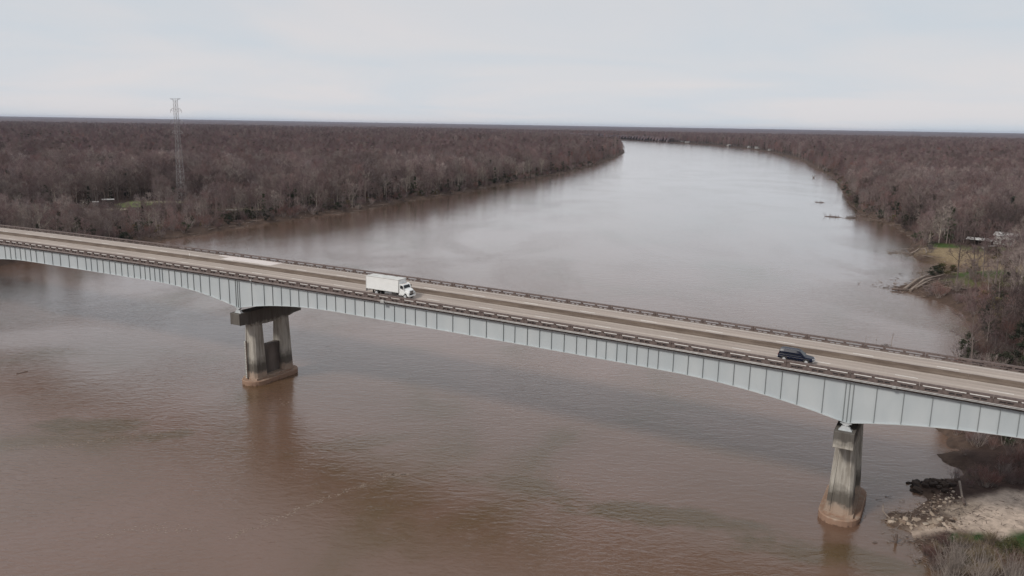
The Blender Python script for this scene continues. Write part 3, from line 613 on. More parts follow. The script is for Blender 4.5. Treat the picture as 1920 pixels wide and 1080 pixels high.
# black SUV, nose towards +x
def lofted(name, secs, m, parent, bev=.05):
    """loft: secs = list of (x, z_low, z_high, half_width_low, half_width_high)"""
    mb = MB(); rows = []
    for x, z0, z1, w0, w1 in secs:
        rows.append(len(mb.v)); zm = z0 + (z1 - z0) * .55
        mb.v += [(x, -w0 * .94, z0), (x, -w0, (z0 + zm) / 2), (x, -w0, zm), (x, -w1, z1), (x, w1, z1), (x, w0, zm), (x, w0, (z0 + zm) / 2), (x, w0 * .94, z0)]
    n = 8
    for a, b in zip(rows[:-1], rows[1:]):
        for j in range(n): k = (j + 1) % n; mb.f.append((a + j, b + j, b + k, a + k)); mb.m.append(0)
    mb.f.append(tuple(range(n))); mb.f.append(tuple(rows[-1] + j for j in range(n - 1, -1, -1))); mb.m += [0, 0]
    return bevel(mb.obj(name, m, parent, smooth=False), bev, 2)
CARP = mat('black_car_paint', (.004, .006, .018), .30, var=(.005, .008, .023), scale=1, spec=.22)
K = bridge_frame('suv', 73.95, 3.15, 'black sport utility vehicle driving above the right pier in the near lane', 'suv')
lofted('body', [(-2.62, .55, 1.05, .84, .80), (-2.58, .42, 1.12, .96, .90), (-1.5, .40, 1.14, .99, .93), (.9, .40, 1.13, .99, .93), (1.25, .40, 1.12, .98, .90), (2.2, .42, 1.03, .95, .84), (2.58, .46, .92, .88, .76), (2.66, .50, .80, .80, .72)], CARP, K, .05)
cabn = lofted('cabin', [(-2.52, 1.06, 1.22, .90, .84), (-2.36, 1.08, 1.84, .88, .70), (-1.8, 1.08, 1.90, .90, .72), (.1, 1.08, 1.90, .90, .72), (.55, 1.08, 1.83, .90, .70), (1.38, 1.06, 1.14, .88, .80)], CARP, K, .04)
def car_pane(name, pts, y0, y1, sd_, par):   # pts (x,z) with side plane tilting inwards between y0 (low) and y1 (high)
    zs = [p[1] for p in pts]; lo, hi = min(zs), max(zs); mb = MB(); n = len(pts)
    f = lambda z: sd_ * (y0 + (y1 - y0) * (z - lo) / (hi - lo))
    mb.add([(x, f(z) + sd_ * .012, z) for x, z in pts] + [(x, f(z) - sd_ * .03, z) for x, z in pts], [tuple(range(n)), tuple(range(2 * n - 1, n - 1, -1))] + [(i, (i + 1) % n, n + (i + 1) % n, n + i) for i in range(n)])
    return mb.obj(name, GLASS, par)
for sd_ in (-1, 1):
    car_pane('side_window', [(-2.28, 1.22), (-1.35, 1.22), (-1.35, 1.72), (-2.2, 1.70)], .90, .775, sd_, cabn)
    car_pane('side_window', [(-1.27, 1.22), (-.22, 1.22), (-.22, 1.74), (-1.27, 1.72)], .90, .77, sd_, cabn)
    car_pane('side_window', [(-.14, 1.22), (.98, 1.22), (.55, 1.66), (.42, 1.74), (-.14, 1.74)], .90, .77, sd_, cabn)
    tr = MB().box(-2.5, 1.3, sd_ * .99 - .008, sd_ * .99 + .012, .80, .85).obj('side_trim', CHROME, K)
    MB().box(-2.1, .4, sd_ * .62 - .02, sd_ * .62 + .02, 1.93, 1.96).obj('roof_rack', CHROME, cabn)
    for x in (-1.62, 1.68):
        wheel(K, x, sd_ * .90, .39, .26, -sd_, RIMP)
        ar = MB(); q_ = np.linspace(0, math.pi, 11); o_ = [(x + .50 * math.cos(a), .39 + .50 * math.sin(a)) for a in q_] + [(x + .42 * math.cos(a), .39 + .42 * math.sin(a)) for a in q_[::-1]]
        ar.prism(o_, sd_ * .98, sd_ * 1.01, 'y'); ar.obj('wheel_arch', DARK, K)
    MB().box(1.05, 1.22, sd_ * 1.08 - .10, sd_ * 1.08 + .10, 1.12, 1.3).obj('mirror', CARP, K)
    MB().box(2.52, 2.64, sd_ * .66 - .15, sd_ * .66 + .15, .76, .92).obj('headlight', LAMP, K)
    MB().box(-2.64, -2.58, sd_ * .80 - .07, sd_ * .80 + .07, .8, 1.15).obj('tail_light', REDL, K)
    for x in (-1.31, -.18, 1.0): MB().box(x - .006, x + .006, sd_ * .985 - .008, sd_ * .985 + .009, .5, 1.12).obj('door_seam', DARK, K)
mb = MB(); mb.add([(1.34, -.78, 1.18), (1.34, .78, 1.18), (.60, .64, 1.82), (.60, -.64, 1.82), (1.28, -.78, 1.14), (1.28, .78, 1.14), (.54, .64, 1.78), (.54, -.64, 1.78)], [(0, 1, 2, 3), (7, 6, 5, 4), (0, 4, 5, 1), (1, 5, 6, 2), (2, 6, 7, 3), (3, 7, 4, 0)]); mb.obj('windshield', GLASS, cabn)
MB().box(-2.46, -2.40, -.7, .7, 1.28, 1.7).obj('rear_window', GLASS, cabn)
MB().box(2.62, 2.69, -.45, .45, .62, .82).obj('grille', CHROME, K); bevel(MB().box(2.5, 2.78, -.86, .86, .42, .60).obj('front_bumper', CHROME, K), .04, 2); bevel(MB().box(-2.76, -2.55, -.86, .86, .42, .62).obj('rear_bumper', CHROME, K), .04, 2)
# ------------------------------------------------------------------ trees
def perp(d):
    a = np.cross(d, (0, 0, 1.) if abs(d[2]) < .9 else (1., 0, 0)); a /= np.linalg.norm(a); return a, np.cross(d, a)
class Tree:
    def __init__(s, seed): s.r = np.random.RandomState(seed); s.wood = MB(); s.tw = []
    def branch(s, p, d, L, r0, r1, bend=.15, n=3, sides=4, up=.12):
        pts = [p]; d = d / np.linalg.norm(d)
        for i in range(n):
            d = d + s.r.normal(0, bend, 3) + np.array([0, 0, up]); d /= np.linalg.norm(d); pts.append(pts[-1] + d * L / n)
        s.wood.tube(pts, list(np.linspace(r0, r1, n + 1)), sides, 0, cap=False); return pts
    def twig(s, p, d, L, w_):
        d = d / np.linalg.norm(d); a, b = perp(d); q = s.r.rand() * 6.28; o = (a * math.cos(q) + b * math.sin(q)) * w_ / 2
        s.tw.append(np.array([p - o, p + o, p + d * L]))
    def sprout(s, d, ang):
        a, b = perp(d / np.linalg.norm(d)); q = s.r.rand() * 6.28; return d / np.linalg.norm(d) * math.cos(ang) + (a * math.cos(q) + b * math.sin(q)) * math.sin(ang)
def along(pts, f):
    k = len(pts) - 1; x = min(f * k, k - 1e-6); i = int(x); return pts[i] + (pts[i + 1] - pts[i]) * (x - i), pts[i + 1] - pts[i]
def leaf_mesh(tw, name, m):
    A = np.array(tw).reshape(-1, 3); return np_mesh(name, A, np.arange(len(A)).reshape(-1, 3), [m])
def bare_tree(seed, h=21, spread=.34, start=.3, nl=15, barkm=None, twigm=None, tw=.045, nsub=5, nter=5, ntw=6, r0=.27, lean=0, twl=1.2):
    T_ = Tree(seed); r = T_.r
    tr = T_.branch(np.array([0, 0, -.4]), np.array([lean, 0, 1.]), h * .92, r0, .04, .05, 7, 6, .25)
    for i in range(nl):
        f = start + (1 - start) * ((i + .5 * r.rand()) / nl) ** .9; p, d = along(tr, f)
        env = math.sin(math.pi * min(1, (f - start) / (1 - start) * .78 + .22)) ** .7
        L = h * spread * (.55 + .6 * env) * r.uniform(.75, 1.15); q = i * 2.4 + r.rand()
        ang = R(r.uniform(32, 62)); dd = np.array([math.cos(q) * math.sin(ang), math.sin(q) * math.sin(ang), math.cos(ang)])
        lim = T_.branch(p, dd, L, r0 * .42 * (1.1 - f), .03, .13, 4, 4, .10)
        for j in range(nsub):
            p2, d2 = along(lim, r.uniform(.25, 1)); b2 = T_.branch(p2, T_.sprout(d2, R(r.uniform(25, 55))), L * r.uniform(.28, .5), .045, .018, .16, 2, 3, .1)
            for k in range(nter):
                p3, d3 = along(b2, r.uniform(.1, 1)); d3 = T_.sprout(d3, R(r.uniform(20, 60))); l3 = r.uniform(.8, 1.7)
                T_.twig(p3, d3, l3, tw * 1.3)
                for m_ in range(ntw):
                    g = r.rand(); T_.twig(p3 + d3 / np.linalg.norm(d3) * l3 * g, T_.sprout(d3 + np.array([0, 0, .2]), R(r.uniform(15, 55))), twl * r.uniform(.5, 1.1), tw)
        for j in range(14):
            p3, d3 = along(lim, r.uniform(.4, 1)); T_.twig(p3, T_.sprout(d3, R(r.uniform(20, 60))), twl, tw)
    return T_.wood.mesh('trunk', barkm or BARK), leaf_mesh(T_.tw, 'crown', twigm or TWIG)
FARTWIG = rnd_mat('distant_twigs', [(.160, .110, .112), (.185, .140, .130), (.130, .085, .090), (.175, .115, .112), (.165, .128, .122), (.20, .16, .145)])
def lod_tree(seed, h=21, rad=3.6, n=420, tw=.17, m=None):
    r = np.random.RandomState(seed); wood = MB(); wood.tube([(0, 0, -.4), (r.normal(0, .3), r.normal(0, .3), h * .55), (r.normal(0, .6), r.normal(0, .6), h * .9)], [.28, .16, .05], 3, 0, False); T_ = []
    for i in range(n):
        f = r.rand() ** .8; z = h * (.28 + .72 * f); env = math.sin(math.pi * min(1, .2 + .78 * f)) ** .6; rr_ = rad * env * math.sqrt(r.rand()) ; q = r.rand() * 6.28
        p = np.array([rr_ * math.cos(q), rr_ * math.sin(q), z]); d = np.array([math.cos(q) * .6, math.sin(q) * .6, 1.1]) + r.normal(0, .45, 3); d /= np.linalg.norm(d)
        a, b = perp(d); g = r.rand() * 6.28; o = (a * math.cos(g) + b * math.sin(g)) * tw / 2; L = r.uniform(1.2, 2.6); T_.append(np.array([p - o, p + o, p + d * L]))
    return wood.mesh('trunk', BARK), leaf_mesh(T_, 'crown', m or FARTWIG)
def leafy(seed, h, rad, n, size, m, conical=False, z0=.1, barkm=None, stems=1):
    r = np.random.RandomState(seed); wood = MB(); T_ = []
    for k in range(stems):
        ox, oy = (0, 0) if stems == 1 else r.normal(0, rad * .3, 2); wood.tube([(ox * .3, oy * .3, -.3), (ox, oy, h * .5), (ox * 1.3, oy * 1.3, h * .93)], [h * .012 + .03, h * .008 + .02, .02], 4, 0, False)
    cl = [(r.rand() * 6.28, math.sqrt(r.rand()), r.rand(), r.uniform(.5, 1)) for _ in range(max(8, n // 45))]
    for i in range(n):
        a, q, f, s_ = cl[i % len(cl)]; z = h * (z0 + (1 - z0) * f); env = (1 - f * .92) if conical else math.sin(math.pi * min(1, .22 + .75 * f)) ** .55
        c = np.array([rad * env * q * math.cos(a), rad * env * q * math.sin(a), z]) + r.normal(0, rad * .17 * s_, 3) * np.array([1, 1, .8]); c[2] = max(c[2], .05)
        d = r.normal(0, 1, 3); d[2] = abs(d[2]); d /= np.linalg.norm(d); e, g = perp(d); q2 = r.rand() * 6.28; u = e * math.cos(q2) + g * math.sin(q2); sz = size * r.uniform(.6, 1.3)
        T_.append(np.array([c - u * sz * .35, c + u * sz * .35, c + d * sz]))
    return wood.mesh('trunk', barkm or BARK), leaf_mesh(T_, 'crown', m)
def shrub(seed, h, rad, stems, m, wm, tw=.03, ntw=14):
    T_ = Tree(seed); r = T_.r
    for i in range(stems):
        q = r.rand() * 6.28; a = R(r.uniform(5, 42)); d = np.array([math.cos(q) * math.sin(a), math.sin(q) * math.sin(a), math.cos(a)])
        p = np.array([r.normal(0, rad * .18), r.normal(0, rad * .18), -.1]); L = h * r.uniform(.6, 1.05); b = T_.branch(p, d, L, .04, .012, .08, 4, 3, .03)
        for j in range(ntw):
            p3, d3 = along(b, r.uniform(.3, 1)); d3 = T_.sprout(d3, R(r.uniform(15, 45))); l = L * r.uniform(.12, .28); T_.twig(p3, d3, l, tw)
            for m_ in range(2): T_.twig(p3 + d3 * l * r.rand(), T_.sprout(d3, R(r.uniform(15, 50))), l * .6, tw * .8)
    return T_.wood.mesh('stems', wm), leaf_mesh(T_.tw, 'twigs', m)
PR = {}
for i in range(6): PR['bare%d' % i] = bare_tree(100 + i, h=[21, 23, 19, 24, 20, 22][i], spread=[.27, .24, .30, .25, .28, .26][i], start=[.3, .35, .25, .38, .3, .33][i], lean=[0, .05, -.04, .03, .06, 0][i])
PR['bare6'] = bare_tree(120, h=16, spread=.36, start=.2, tw=.05)
PR['pale0'] = bare_tree(130, h=20, spread=.33, start=.28, barkm=PALEBARK, twigm=PALETWIG, nl=13, ntw=4, r0=.42, tw=.05)
PR['pale1'] = bare_tree(131, h=17, spread=.36, start=.22, barkm=PALEBARK, twigm=PALETWIG, nl=11, ntw=4, r0=.40, tw=.05, lean=.08)
PR['ever0'] = leafy(140, 19, 2.6, 1500, .55, GREENLEAF, conical=True); PR['ever1'] = leafy(141, 13, 3.2, 1500, .55, GREENLEAF)
PR['bush0'] = leafy(150, 4.0, 2.6, 800, .38, GREENLEAF, z0=.0, stems=4); PR['bush1'] = leafy(151, 3.2, 2.4, 800, .36, OLIVE, z0=.0, stems=4)
PR['brush0'] = shrub(160, 4.5, 2.4, 34, TWIG, BARK, .04); PR['brush1'] = shrub(161, 5.5, 2.8, 34, REDTWIG, BARK, .045)
PR['lod0'] = lod_tree(170, 21, 3.9); PR['lod1'] = lod_tree(171, 23, 3.6); PR['lod2'] = lod_tree(172, 19, 4.2); PR['lod3'] = lod_tree(173, 17, 3.8, m=REDTWIG); PR['lod4'] = leafy(174, 19, 3.0, 260, 1.4, GREENLEAF)
PARTN = {}
pcoll = bpy.data.collections.new('tree_kinds')          # prototypes for the far forest only; not linked to the scene
KEYS = sorted(PR)
for k in KEYS:
    a, b = PR[k]; 
    vs = np.empty(len(a.vertices) * 3, np.float32); a.vertices.foreach_get('co', vs); 
    mb_v = [tuple(v.co) for v in a.vertices]; nb = len(mb_v); fs = [tuple(p.vertices) for p in a.polygons]; ma_n = len(fs)
    bv = np.empty(len(b.vertices) * 3, np.float32); b.vertices.foreach_get('co', bv); mb_v += [tuple(x) for x in bv.reshape(-1, 3)]
    fs += [(nb + 3 * i, nb + 3 * i + 1, nb + 3 * i + 2) for i in range(len(bv) // 9)]
    me = bpy.data.meshes.new('kind_' + k); me.from_pydata(mb_v, [], fs); me.materials.append(a.materials[0]); me.materials.append(b.materials[0])
    me.polygons.foreach_set('material_index', [0] * ma_n + [1] * (len(fs) - ma_n)); me.update()
    o = bpy.data.objects.new('kind_' + k, me); pcoll.objects.link(o)
KI = {k: i for i, k in enumerate(KEYS)}
def scatter(name, pts, kinds, rz, sc, label):
    """one object of uncountable growth: instances on points by geometry nodes"""
    me = bpy.data.meshes.new(name); me.from_pydata([tuple(p) for p in pts], [], [])
    for nm, ty, dat in (('kind', 'INT', kinds), ('rz', 'FLOAT', rz), ('sc', 'FLOAT', sc)):
        a = me.attributes.new(nm, ty, 'POINT'); a.data.foreach_set('value', np.asarray(dat, np.int32 if ty == 'INT' else np.float32))
    o = link(name, me); tag(o, label, kind='stuff')
    g = bpy.data.node_groups.new(name, 'GeometryNodeTree'); g.interface.new_socket('Geometry', in_out='INPUT', socket_type='NodeSocketGeometry'); g.interface.new_socket('Geometry', in_out='OUTPUT', socket_type='NodeSocketGeometry')
    n = g.nodes; L = g.links; gi = n.new('NodeGroupInput'); go = n.new('NodeGroupOutput'); ci = n.new('GeometryNodeCollectionInfo'); ci.inputs['Collection'].default_value = pcoll
    ci.inputs['Separate Children'].default_value = True; ci.inputs['Reset Children'].default_value = True
    ip = n.new('GeometryNodeInstanceOnPoints'); ip.inputs['Pick Instance'].default_value = True
    def attr(nm, ty):
        a = n.new('GeometryNodeInputNamedAttribute'); a.data_type = ty; a.inputs['Name'].default_value = nm; return a.outputs['Attribute']
    cx = n.new('ShaderNodeCombineXYZ'); L.new(attr('rz', 'FLOAT'), cx.inputs[2])
    cs_ = n.new('ShaderNodeCombineXYZ'); sc_ = attr('sc', 'FLOAT')
    for i in range(3): L.new(sc_, cs_.inputs[i])
    L.new(gi.outputs[0], ip.inputs['Points']); L.new(ci.outputs[0], ip.inputs['Instance']); L.new(attr('kind', 'INT'), ip.inputs['Instance Index'])
    L.new(cx.outputs[0], ip.inputs['Rotation']); L.new(cs_.outputs[0], ip.inputs['Scale']); L.new(ip.outputs[0], go.inputs[0])
    md = o.modifiers.new('scatter', 'NODES'); md.node_group = g; return o
def grow(key, x, y, rz, sc, label, cat, group, name='tree', z=None):
    z = hz_at(x, y) if z is None else z
    e = empty(name, (x, y, z), rz, label, cat, group); e.scale = (sc, sc, sc)
    a, b = PR[key]; pn = ('trunk', 'crown') if cat == 'tree' else ('stems', 'foliage')
    link(pn[0], a, e); link(pn[1], b, e); return e
def st_of(x, y): dx_, dy_ = x - P0[0], y - P0[1]; return dx_ * U2[0] + dy_ * U2[1], dx_ * V2[0] + dy_ * V2[1]
def project(x, y, z):
    d = np.stack([x, y, z - CAM_H], -1); a = d @ np.array(rr); b = d @ np.array(uu); c = d @ np.array(fw); return 960 + F_PX * a / c, 540 - F_PX * b / c, c
# forest plan: jittered grid, wider spacing further out
def plan(r0, r1, sp, jit=.42):
    n = int(r1 / sp) + 1; gx, gy = np.meshgrid(np.arange(-n, n + 1) * sp, np.arange(0, n + 1) * sp); gx = gx.ravel().astype(float); gy = gy.ravel().astype(float)
    gx += RNG.uniform(-jit, jit, gx.shape) * sp; gy += RNG.uniform(-jit, jit, gy.shape) * sp
    r = np.hypot(gx, gy); a = np.degrees(np.arctan2(gx, gy)); k = (r >= r0) & (r < r1) & (np.abs(a) < (52 if r1 < 2000 else 40)); return gx[k], gy[k]
xs, ys = [], []
for r0, r1, sp in ((150, 900, 6.6), (900, 1800, 8.0), (1800, 3600, 11.0), (3600, 5600, 15.0)):
    a, b = plan(r0, r1, sp); xs.append(a); ys.append(b)
X = np.concatenate(xs); Y = np.concatenate(ys)
Hh, D2 = terrain(X, Y); s_, t_ = st_of(X, Y); Rr = np.hypot(X, Y)
keep = (D2 > 2.5) & ~((t_ > -60) & (t_ < 27)) & ~((t_ < 30) & (X > 0)) & (Hh > .5)
keep &= ~((RNG.rand(len(X)) < .5) & (D2 < 6))
Az = np.degrees(np.arctan2(X, Y)); keep &= ~((Az > 15) & (Az < 29.4) & (Rr < 395)); keep &= ~((Az > 29) & (Rr < 395) & (RNG.rand(len(X)) < .45)); keep &= ~((Az > 30.6) & (Az < 32.2) & (Rr > 395) & (Rr < 482)); keep &= ~((X > 50) & (X < 125) & (Y < 190))
CLEAR = [(246, 388, 15, 18), (-256, 500, 28, 42), (190, 352, 26, 22), (206, 376, 18, 14), (238, 396, 22, 14), (258, 402, 16, 14), (216, 384, 15, 20), (204, 342, 20, 17), (194, 322, 16, 11), (222, 406, 11, 9), (245, 405, 22, 12), (-262, 546, 16, 26), (-258, 512, 13, 10), (-240, 566, 16, 6), (-274, 520, 12, 16), (-180, 530, 9, 7), (-224, 545, 6, 6), (-219, 530, 5, 8), (-171, 430, 8, 6), (172, 318, 16, 9)]
for cx_, cy_, rx_, ry_ in CLEAR: keep &= ((X - cx_) / rx_) ** 2 + ((Y - cy_) / ry_) ** 2 > 1
X, Y, Hh, D2, Rr = X[keep], Y[keep], Hh[keep], D2[keep], Rr[keep]
n = len(X); rz_ = RNG.rand(n) * 6.283
patchy = fbm(X / 120, Y / 120, 3)
sc_ = RNG.uniform(.66, 1.18, n) * (1 + .12 * patchy) * np.where(D2 < 14, .72, 1) * np.where(D2 < 5, .8, 1)
u_ = RNG.rand(n); kind = []
for i in range(n):
    u = u_[i]; far = Rr[i] > 1000; ev = .06 + .16 * max(0, fbm(X[i] / 70 + 9, Y[i] / 70, 2)) + (.05 if D2[i] < 25 else 0)
    if u < ev: kind.append('lod4' if far else ('ever0' if u < ev * .5 else 'ever1'))
    elif u < ev + (.11 if D2[i] < 35 and X[i] < 60 else .03) and not far: kind.append('pale%d' % (i % 2))
    elif u < .3 and not far and D2[i] < 16: kind.append('bare6')
    else: kind.append('lod%d' % (int(u * 997) % 4) if far else 'bare%d' % (int(u * 997) % 6))
kind = np.array(kind)
sc_ = np.where(Rr > 1800, sc_ * 1.25, sc_)
low = np.exp(-(((X + 235) / 85) ** 2 + ((Y - 455) / 62) ** 2)); sc_ = sc_ * (1 - .52 * np.clip(low * 1.6, 0, 1))
px, py, pc = project(X, Y, Hh + 10 * sc_)
size = np.where((px > -10) & (px < 1930) & (py > 150), 21 * sc_ / pc, 0)
order = np.argsort(-size)[:296]; near_i = set(order.tolist())
for i in order:
    left = X[i] < 60; k = kind[i]
    side = 'left' if left else 'right'
    if k.startswith('ever'): lab = 'dark green evergreen tree standing among bare trees behind the %s bank' % side; gp = 'evergreens in the %s bank forest' % side
    elif k.startswith('pale'): lab = 'pale barked bare tree standing in the forest behind the %s bank' % side; gp = 'pale barked trees of the %s bank' % side
    elif D2[i] < 16: lab = 'bare tree at the front edge of the %s bank woods, close to the water' % side; gp = 'bare trees on the edge of the %s bank' % side
    else: lab = 'bare grey brown winter tree in the woods behind the %s bank' % side; gp = 'bare trees in the woods of the %s bank' % side
    grow(k, X[i], Y[i], rz_[i], sc_[i], lab, 'tree', gp, 'evergreen_tree' if k.startswith('ever') else 'bare_tree', Hh[i] - .05)
rest = np.array([i for i in range(n) if i not in near_i])
scatter('forest', np.column_stack([X, Y, Hh - .05])[rest], [KI[k] for k in kind[rest]], rz_[rest], sc_[rest], 'bare brown winter forest stretching to the horizon')
print('trees', n, len(order))
# understory brush along the banks
bx_, by_ = plan(150, 1300, 5.0); h_, d_ = terrain(bx_, by_); s2, t2 = st_of(bx_, by_); r2 = np.hypot(bx_, by_)
kp = (d_ > 1.0) & (d_ < 26) & ~((np.abs(bx_ - 78) < 20) & (np.abs(by_ - 118) < 26)) & ~((t2 > -60) & (t2 < 3)) & (h_ > .15) & ~((bx_ > 0) & (t2 < 3)) & (RNG.rand(len(bx_)) < np.where(d_ < 14, .85, .4))
kp &= ((bx_ - 159) / 14) ** 2 + ((by_ - 306) / 15) ** 2 > 1
for cx_, cy_, rx_, ry_ in CLEAR: kp &= ((bx_ - cx_) / (rx_ * .8)) ** 2 + ((by_ - cy_) / (ry_ * .8)) ** 2 > 1
bx_, by_, h_, d_, r2 = bx_[kp], by_[kp], h_[kp], d_[kp], r2[kp]; n2 = len(bx_)
bk = RNG.choice(['bush0', 'bush1', 'brush0', 'brush1', 'brush0'], n2, p=[.24, .08, .3, .14, .24]); bsc = RNG.uniform(.6, 1.25, n2); brz = RNG.rand(n2) * 6.28
px, py, pc = project(bx_, by_, h_ + 1); vis = (px > 0) & (px < 1920); od = np.argsort(-np.where(vis, bsc / pc, 0))[:150]; ods = set(od.tolist())
for i in od:
    side = 'left' if bx_[i] < 60 else 'right'; ev = bk[i].startswith('bush')
    grow(bk[i], bx_[i], by_[i], brz[i], bsc[i], ('dark leafy bush growing at the foot of the %s bank woods' if ev else 'leafless twiggy shrub growing at the foot of the %s bank woods') % side, 'bush', ('leafy bushes along the %s bank' if ev else 'leafless shrubs along the %s bank') % side, 'bush', h_[i])
rs = np.array([i for i in range(n2) if i not in ods])
scatter('underbrush', np.column_stack([bx_, by_, h_])[rs], [KI[k] for k in bk[rs]], brz[rs], bsc[rs], 'brush and saplings along the river banks')

# far canopy beyond the instanced forest
az2 = np.radians(np.arange(-48, 48.01, .2)); rd2 = 3400 * (1.0045 ** np.arange(0, 490)); AZ, RD = np.meshgrid(az2, rd2); X2 = (RD * np.sin(AZ)).ravel(); Y2 = (RD * np.cos(AZ)).ravel()
dd = sdist(X2, Y2); hh = np.clip((np.hypot(X2, Y2) - 6000) / 24000, 0, 1.0) * 38 + np.clip(dd / 12, 0, 1) * (20 + 6 * fbm(X2 / 14, Y2 / 14, 2) + 6 * fbm(X2 / 90, Y2 / 90, 3)) - .5
nA, nR = len(az2), len(rd2); ix = np.arange(nA * nR).reshape(nR, nA); Fq = np.stack([ix[:-1, :-1], ix[:-1, 1:], ix[1:, 1:], ix[1:, :-1]], -1).reshape(-1, 4)
Fq = Fq[(dd[Fq] > -2).all(1)]
cm = np_mesh('distant_forest', np.column_stack([X2, Y2, hh]), Fq, [mat('far_canopy', (.055, .036, .040), .95, var=(.105, .072, .074), scale=.006, detail=8, bump=0)])
tag(link('distant_forest', cm), 'forest canopy far behind, fading to blue grey at the horizon', kind='stuff')

# single trees that stand out
grow('pale1', 212.4, 405.5, .4, .75, 'pale forked white barked tree on the eroded bank tip left of the lawn', 'tree', None, 'sycamore_tree')
grow('pale0', 223.3, 416.5, 2.1, .8, 'tall white barked tree beside the dark shed on the right bank', 'tree', None, 'sycamore_tree')
grow('pale0', 248, 428, 4.0, .9, 'pale barked tree between the dark shed and the long open shelter', 'tree', None, 'sycamore_tree')
grow('ever0', -234.5, 700, 0, 1.35, 'tall narrow dark evergreen rising alone above the left woods', 'tree', None, 'evergreen_tree')
for i, (x, y, k, sc, lb_) in enumerate([(137, 223, 'bare6', .75, 'leafless spreading tree on the bank point just behind the right end of the bridge'), (155, 240, 'bare2', .85, 'tall leafless tree behind the bank point at the right edge'),
        (163, 262, 'bare4', .85, 'leafless tree on the bank between the bridge and the log jam'), (182, 285, 'bare0', .85, 'leafless tree behind the log jam near the right edge'), (190, 300, 'bare3', .9, 'tallest leafless tree beside the green clearing')]):
    grow(k, x, y, i * 1.7, sc, lb_, 'tree', None, 'bare_tree')
for i, (x, y) in enumerate([(-172, 500), (-150, 520), (-262, 470), (-245, 455)]):
    grow('pale1', x, y, i * 2.0, .6, ['small pale grey tree right of the pale dock', 'small pale tree at the left bank edge above the water', 'round pale brown tree behind the left end of the bridge, leftmost', 'round pale brown tree behind the left end of the bridge, rightmost'][i], 'tree', None, 'bare_tree')

# ------------------------------------------------------------------ near right bank: shrubs, rubble, driftwood
PR['near0'] = shrub(200, 5.4, 3.2, 60, PALETWIG, mat('grey_stems', (.30, .255, .225), .9, var=(.22, .18, .16), scale=1), .016, 13)
PR['near1'] = shrub(201, 4.2, 2.6, 60, REDTWIG, BARK, .016, 18); PR['near2'] = leafy(202, 2.6, 2.6, 2600, .20, OLIVE, z0=0, stems=8)
PR['near3'] = shrub(203, 3.6, 2.4, 60, mat('olive_twigs', (.20, .16, .085), .9, var=(.15, .10, .06), scale=.7), BARK, .022, 18)
NS = [('near0', 60.6, 99.2, 1.0, 'big pale twiggy shrub at the bottom edge beside the water'), ('near0', 62.6, 96.0, 1.0, 'pale leafless shrub at the bottom edge, right of the biggest one'), ('near0', 58.0, 96.5, .7, 'small pale leafless shrub nearest the water at the bottom'),
      ('near3', 66.5, 102.5, .9, 'olive brown shrub between the pale shrubs and the green lawn'), ('near2', 71, 103.6, .9, 'leafy olive bush below the dark green grass'), ('near3', 74, 103.0, .55, 'olive twiggy shrub at the right edge below the sand'),
      ('near1', 68, 98.2, .9, 'reddish brown leafless shrub in the bottom right corner'), ('near1', 71.5, 99, .9, 'reddish leafless shrub at the right edge of the bottom corner'), ('near3', 66.3, 106.8, .7, 'small olive shrub left of the round green grass patch'),
      ('near2', 63.8, 103.0, .55, 'low olive bush above the pale shrubs'), ('near1', 60.8, 104.5, .6, 'low reddish shrub under the rubble spit'), ('near3', 70.5, 107.4, .6, 'low olive shrub between the two green grass patches'),
      ('near0', 66, 94.5, .9, 'pale shrub cut off by the bottom edge'), ('near1', 63.8, 107.8, .5, 'low reddish shrub on the lower side of the rubble spit'), ('near1', 60.3, 102.6, .55, 'reddish shrub leaning over the muddy waterline at the lower right'), ('near3', 62.2, 106.3, .5, 'low olive twigs on the mud below the rubble spit'), ('near0', 62.5, 101.8, .75, 'pale shrub just above the biggest pale one'), ('near1', 60.9, 106.6, .4, 'tiny reddish shrub on the muddy bank edge'), ('near2', 77.5, 100, .6, 'leafy olive bush at the right edge under the green grass')]
for i, (k, x, y, sc, lb_) in enumerate(NS): grow(k, x, y, i * 1.3, sc, lb_, 'bush', None, 'shrub')
# dark shaded growth under and behind the bridge end
q = random.Random(9)
for i in range(95):
    s = q.uniform(98, 134); t = q.uniform(26, 62); x, y, _ = wpos(s, t, 0)
    if terrain(np.array([x]), np.array([y]))[1][0] < 1.2 or y < 127: continue
    grow(q.choice(['brush0', 'brush1', 'brush0', 'near1']), x, y, q.random() * 6, q.uniform(.3, .75), 'low dark brush in the shade of the bridge on the right bank', 'bush', 'brush in the bridge shade', 'bush')
# rubble
ROCKM = rnd_mat('rubble_concrete', [(.46, .38, .31), (.09, .065, .05), (.54, .46, .38), (.24, .18, .14), (.06, .045, .038), (.42, .34, .27), (.15, .11, .09)])
import bmesh
rocks = []
for k in range(7):
    bm = bmesh.new(); bmesh.ops.create_icosphere(bm, subdivisions=1, radius=1); rk = np.random.RandomState(60 + k)
    for v in bm.verts: v.co = Vector([round(c * 1.2) / 1.2 * .6 + c * .4 for c in v.co]); v.co *= float(rk.uniform(.7, 1.1)); v.co.z *= .6; v.co.x *= 1.25
    me = bpy.data.meshes.new('boulder'); bm.to_mesh(me); bm.free(); me.materials.append(ROCKM); rocks.append(me)
def rock(x, y, r_, label, group, m=None):
    z = hz_at(x, y); o = link('boulder', rocks[q.randrange(7)], None, (x, y, max(z, -.15) + r_ * .15), (q.uniform(-.4, .4), q.uniform(-.4, .4), q.random() * 6), (r_, r_ * q.uniform(.6, 1), r_ * q.uniform(.6, 1.1))); tag(o, label, 'rock', group); return o
spit = [(60.2, 117.2), (62, 116.4), (63.5, 115.5), (65.5, 114.6), (67.5, 114.2), (69.5, 115.5)]
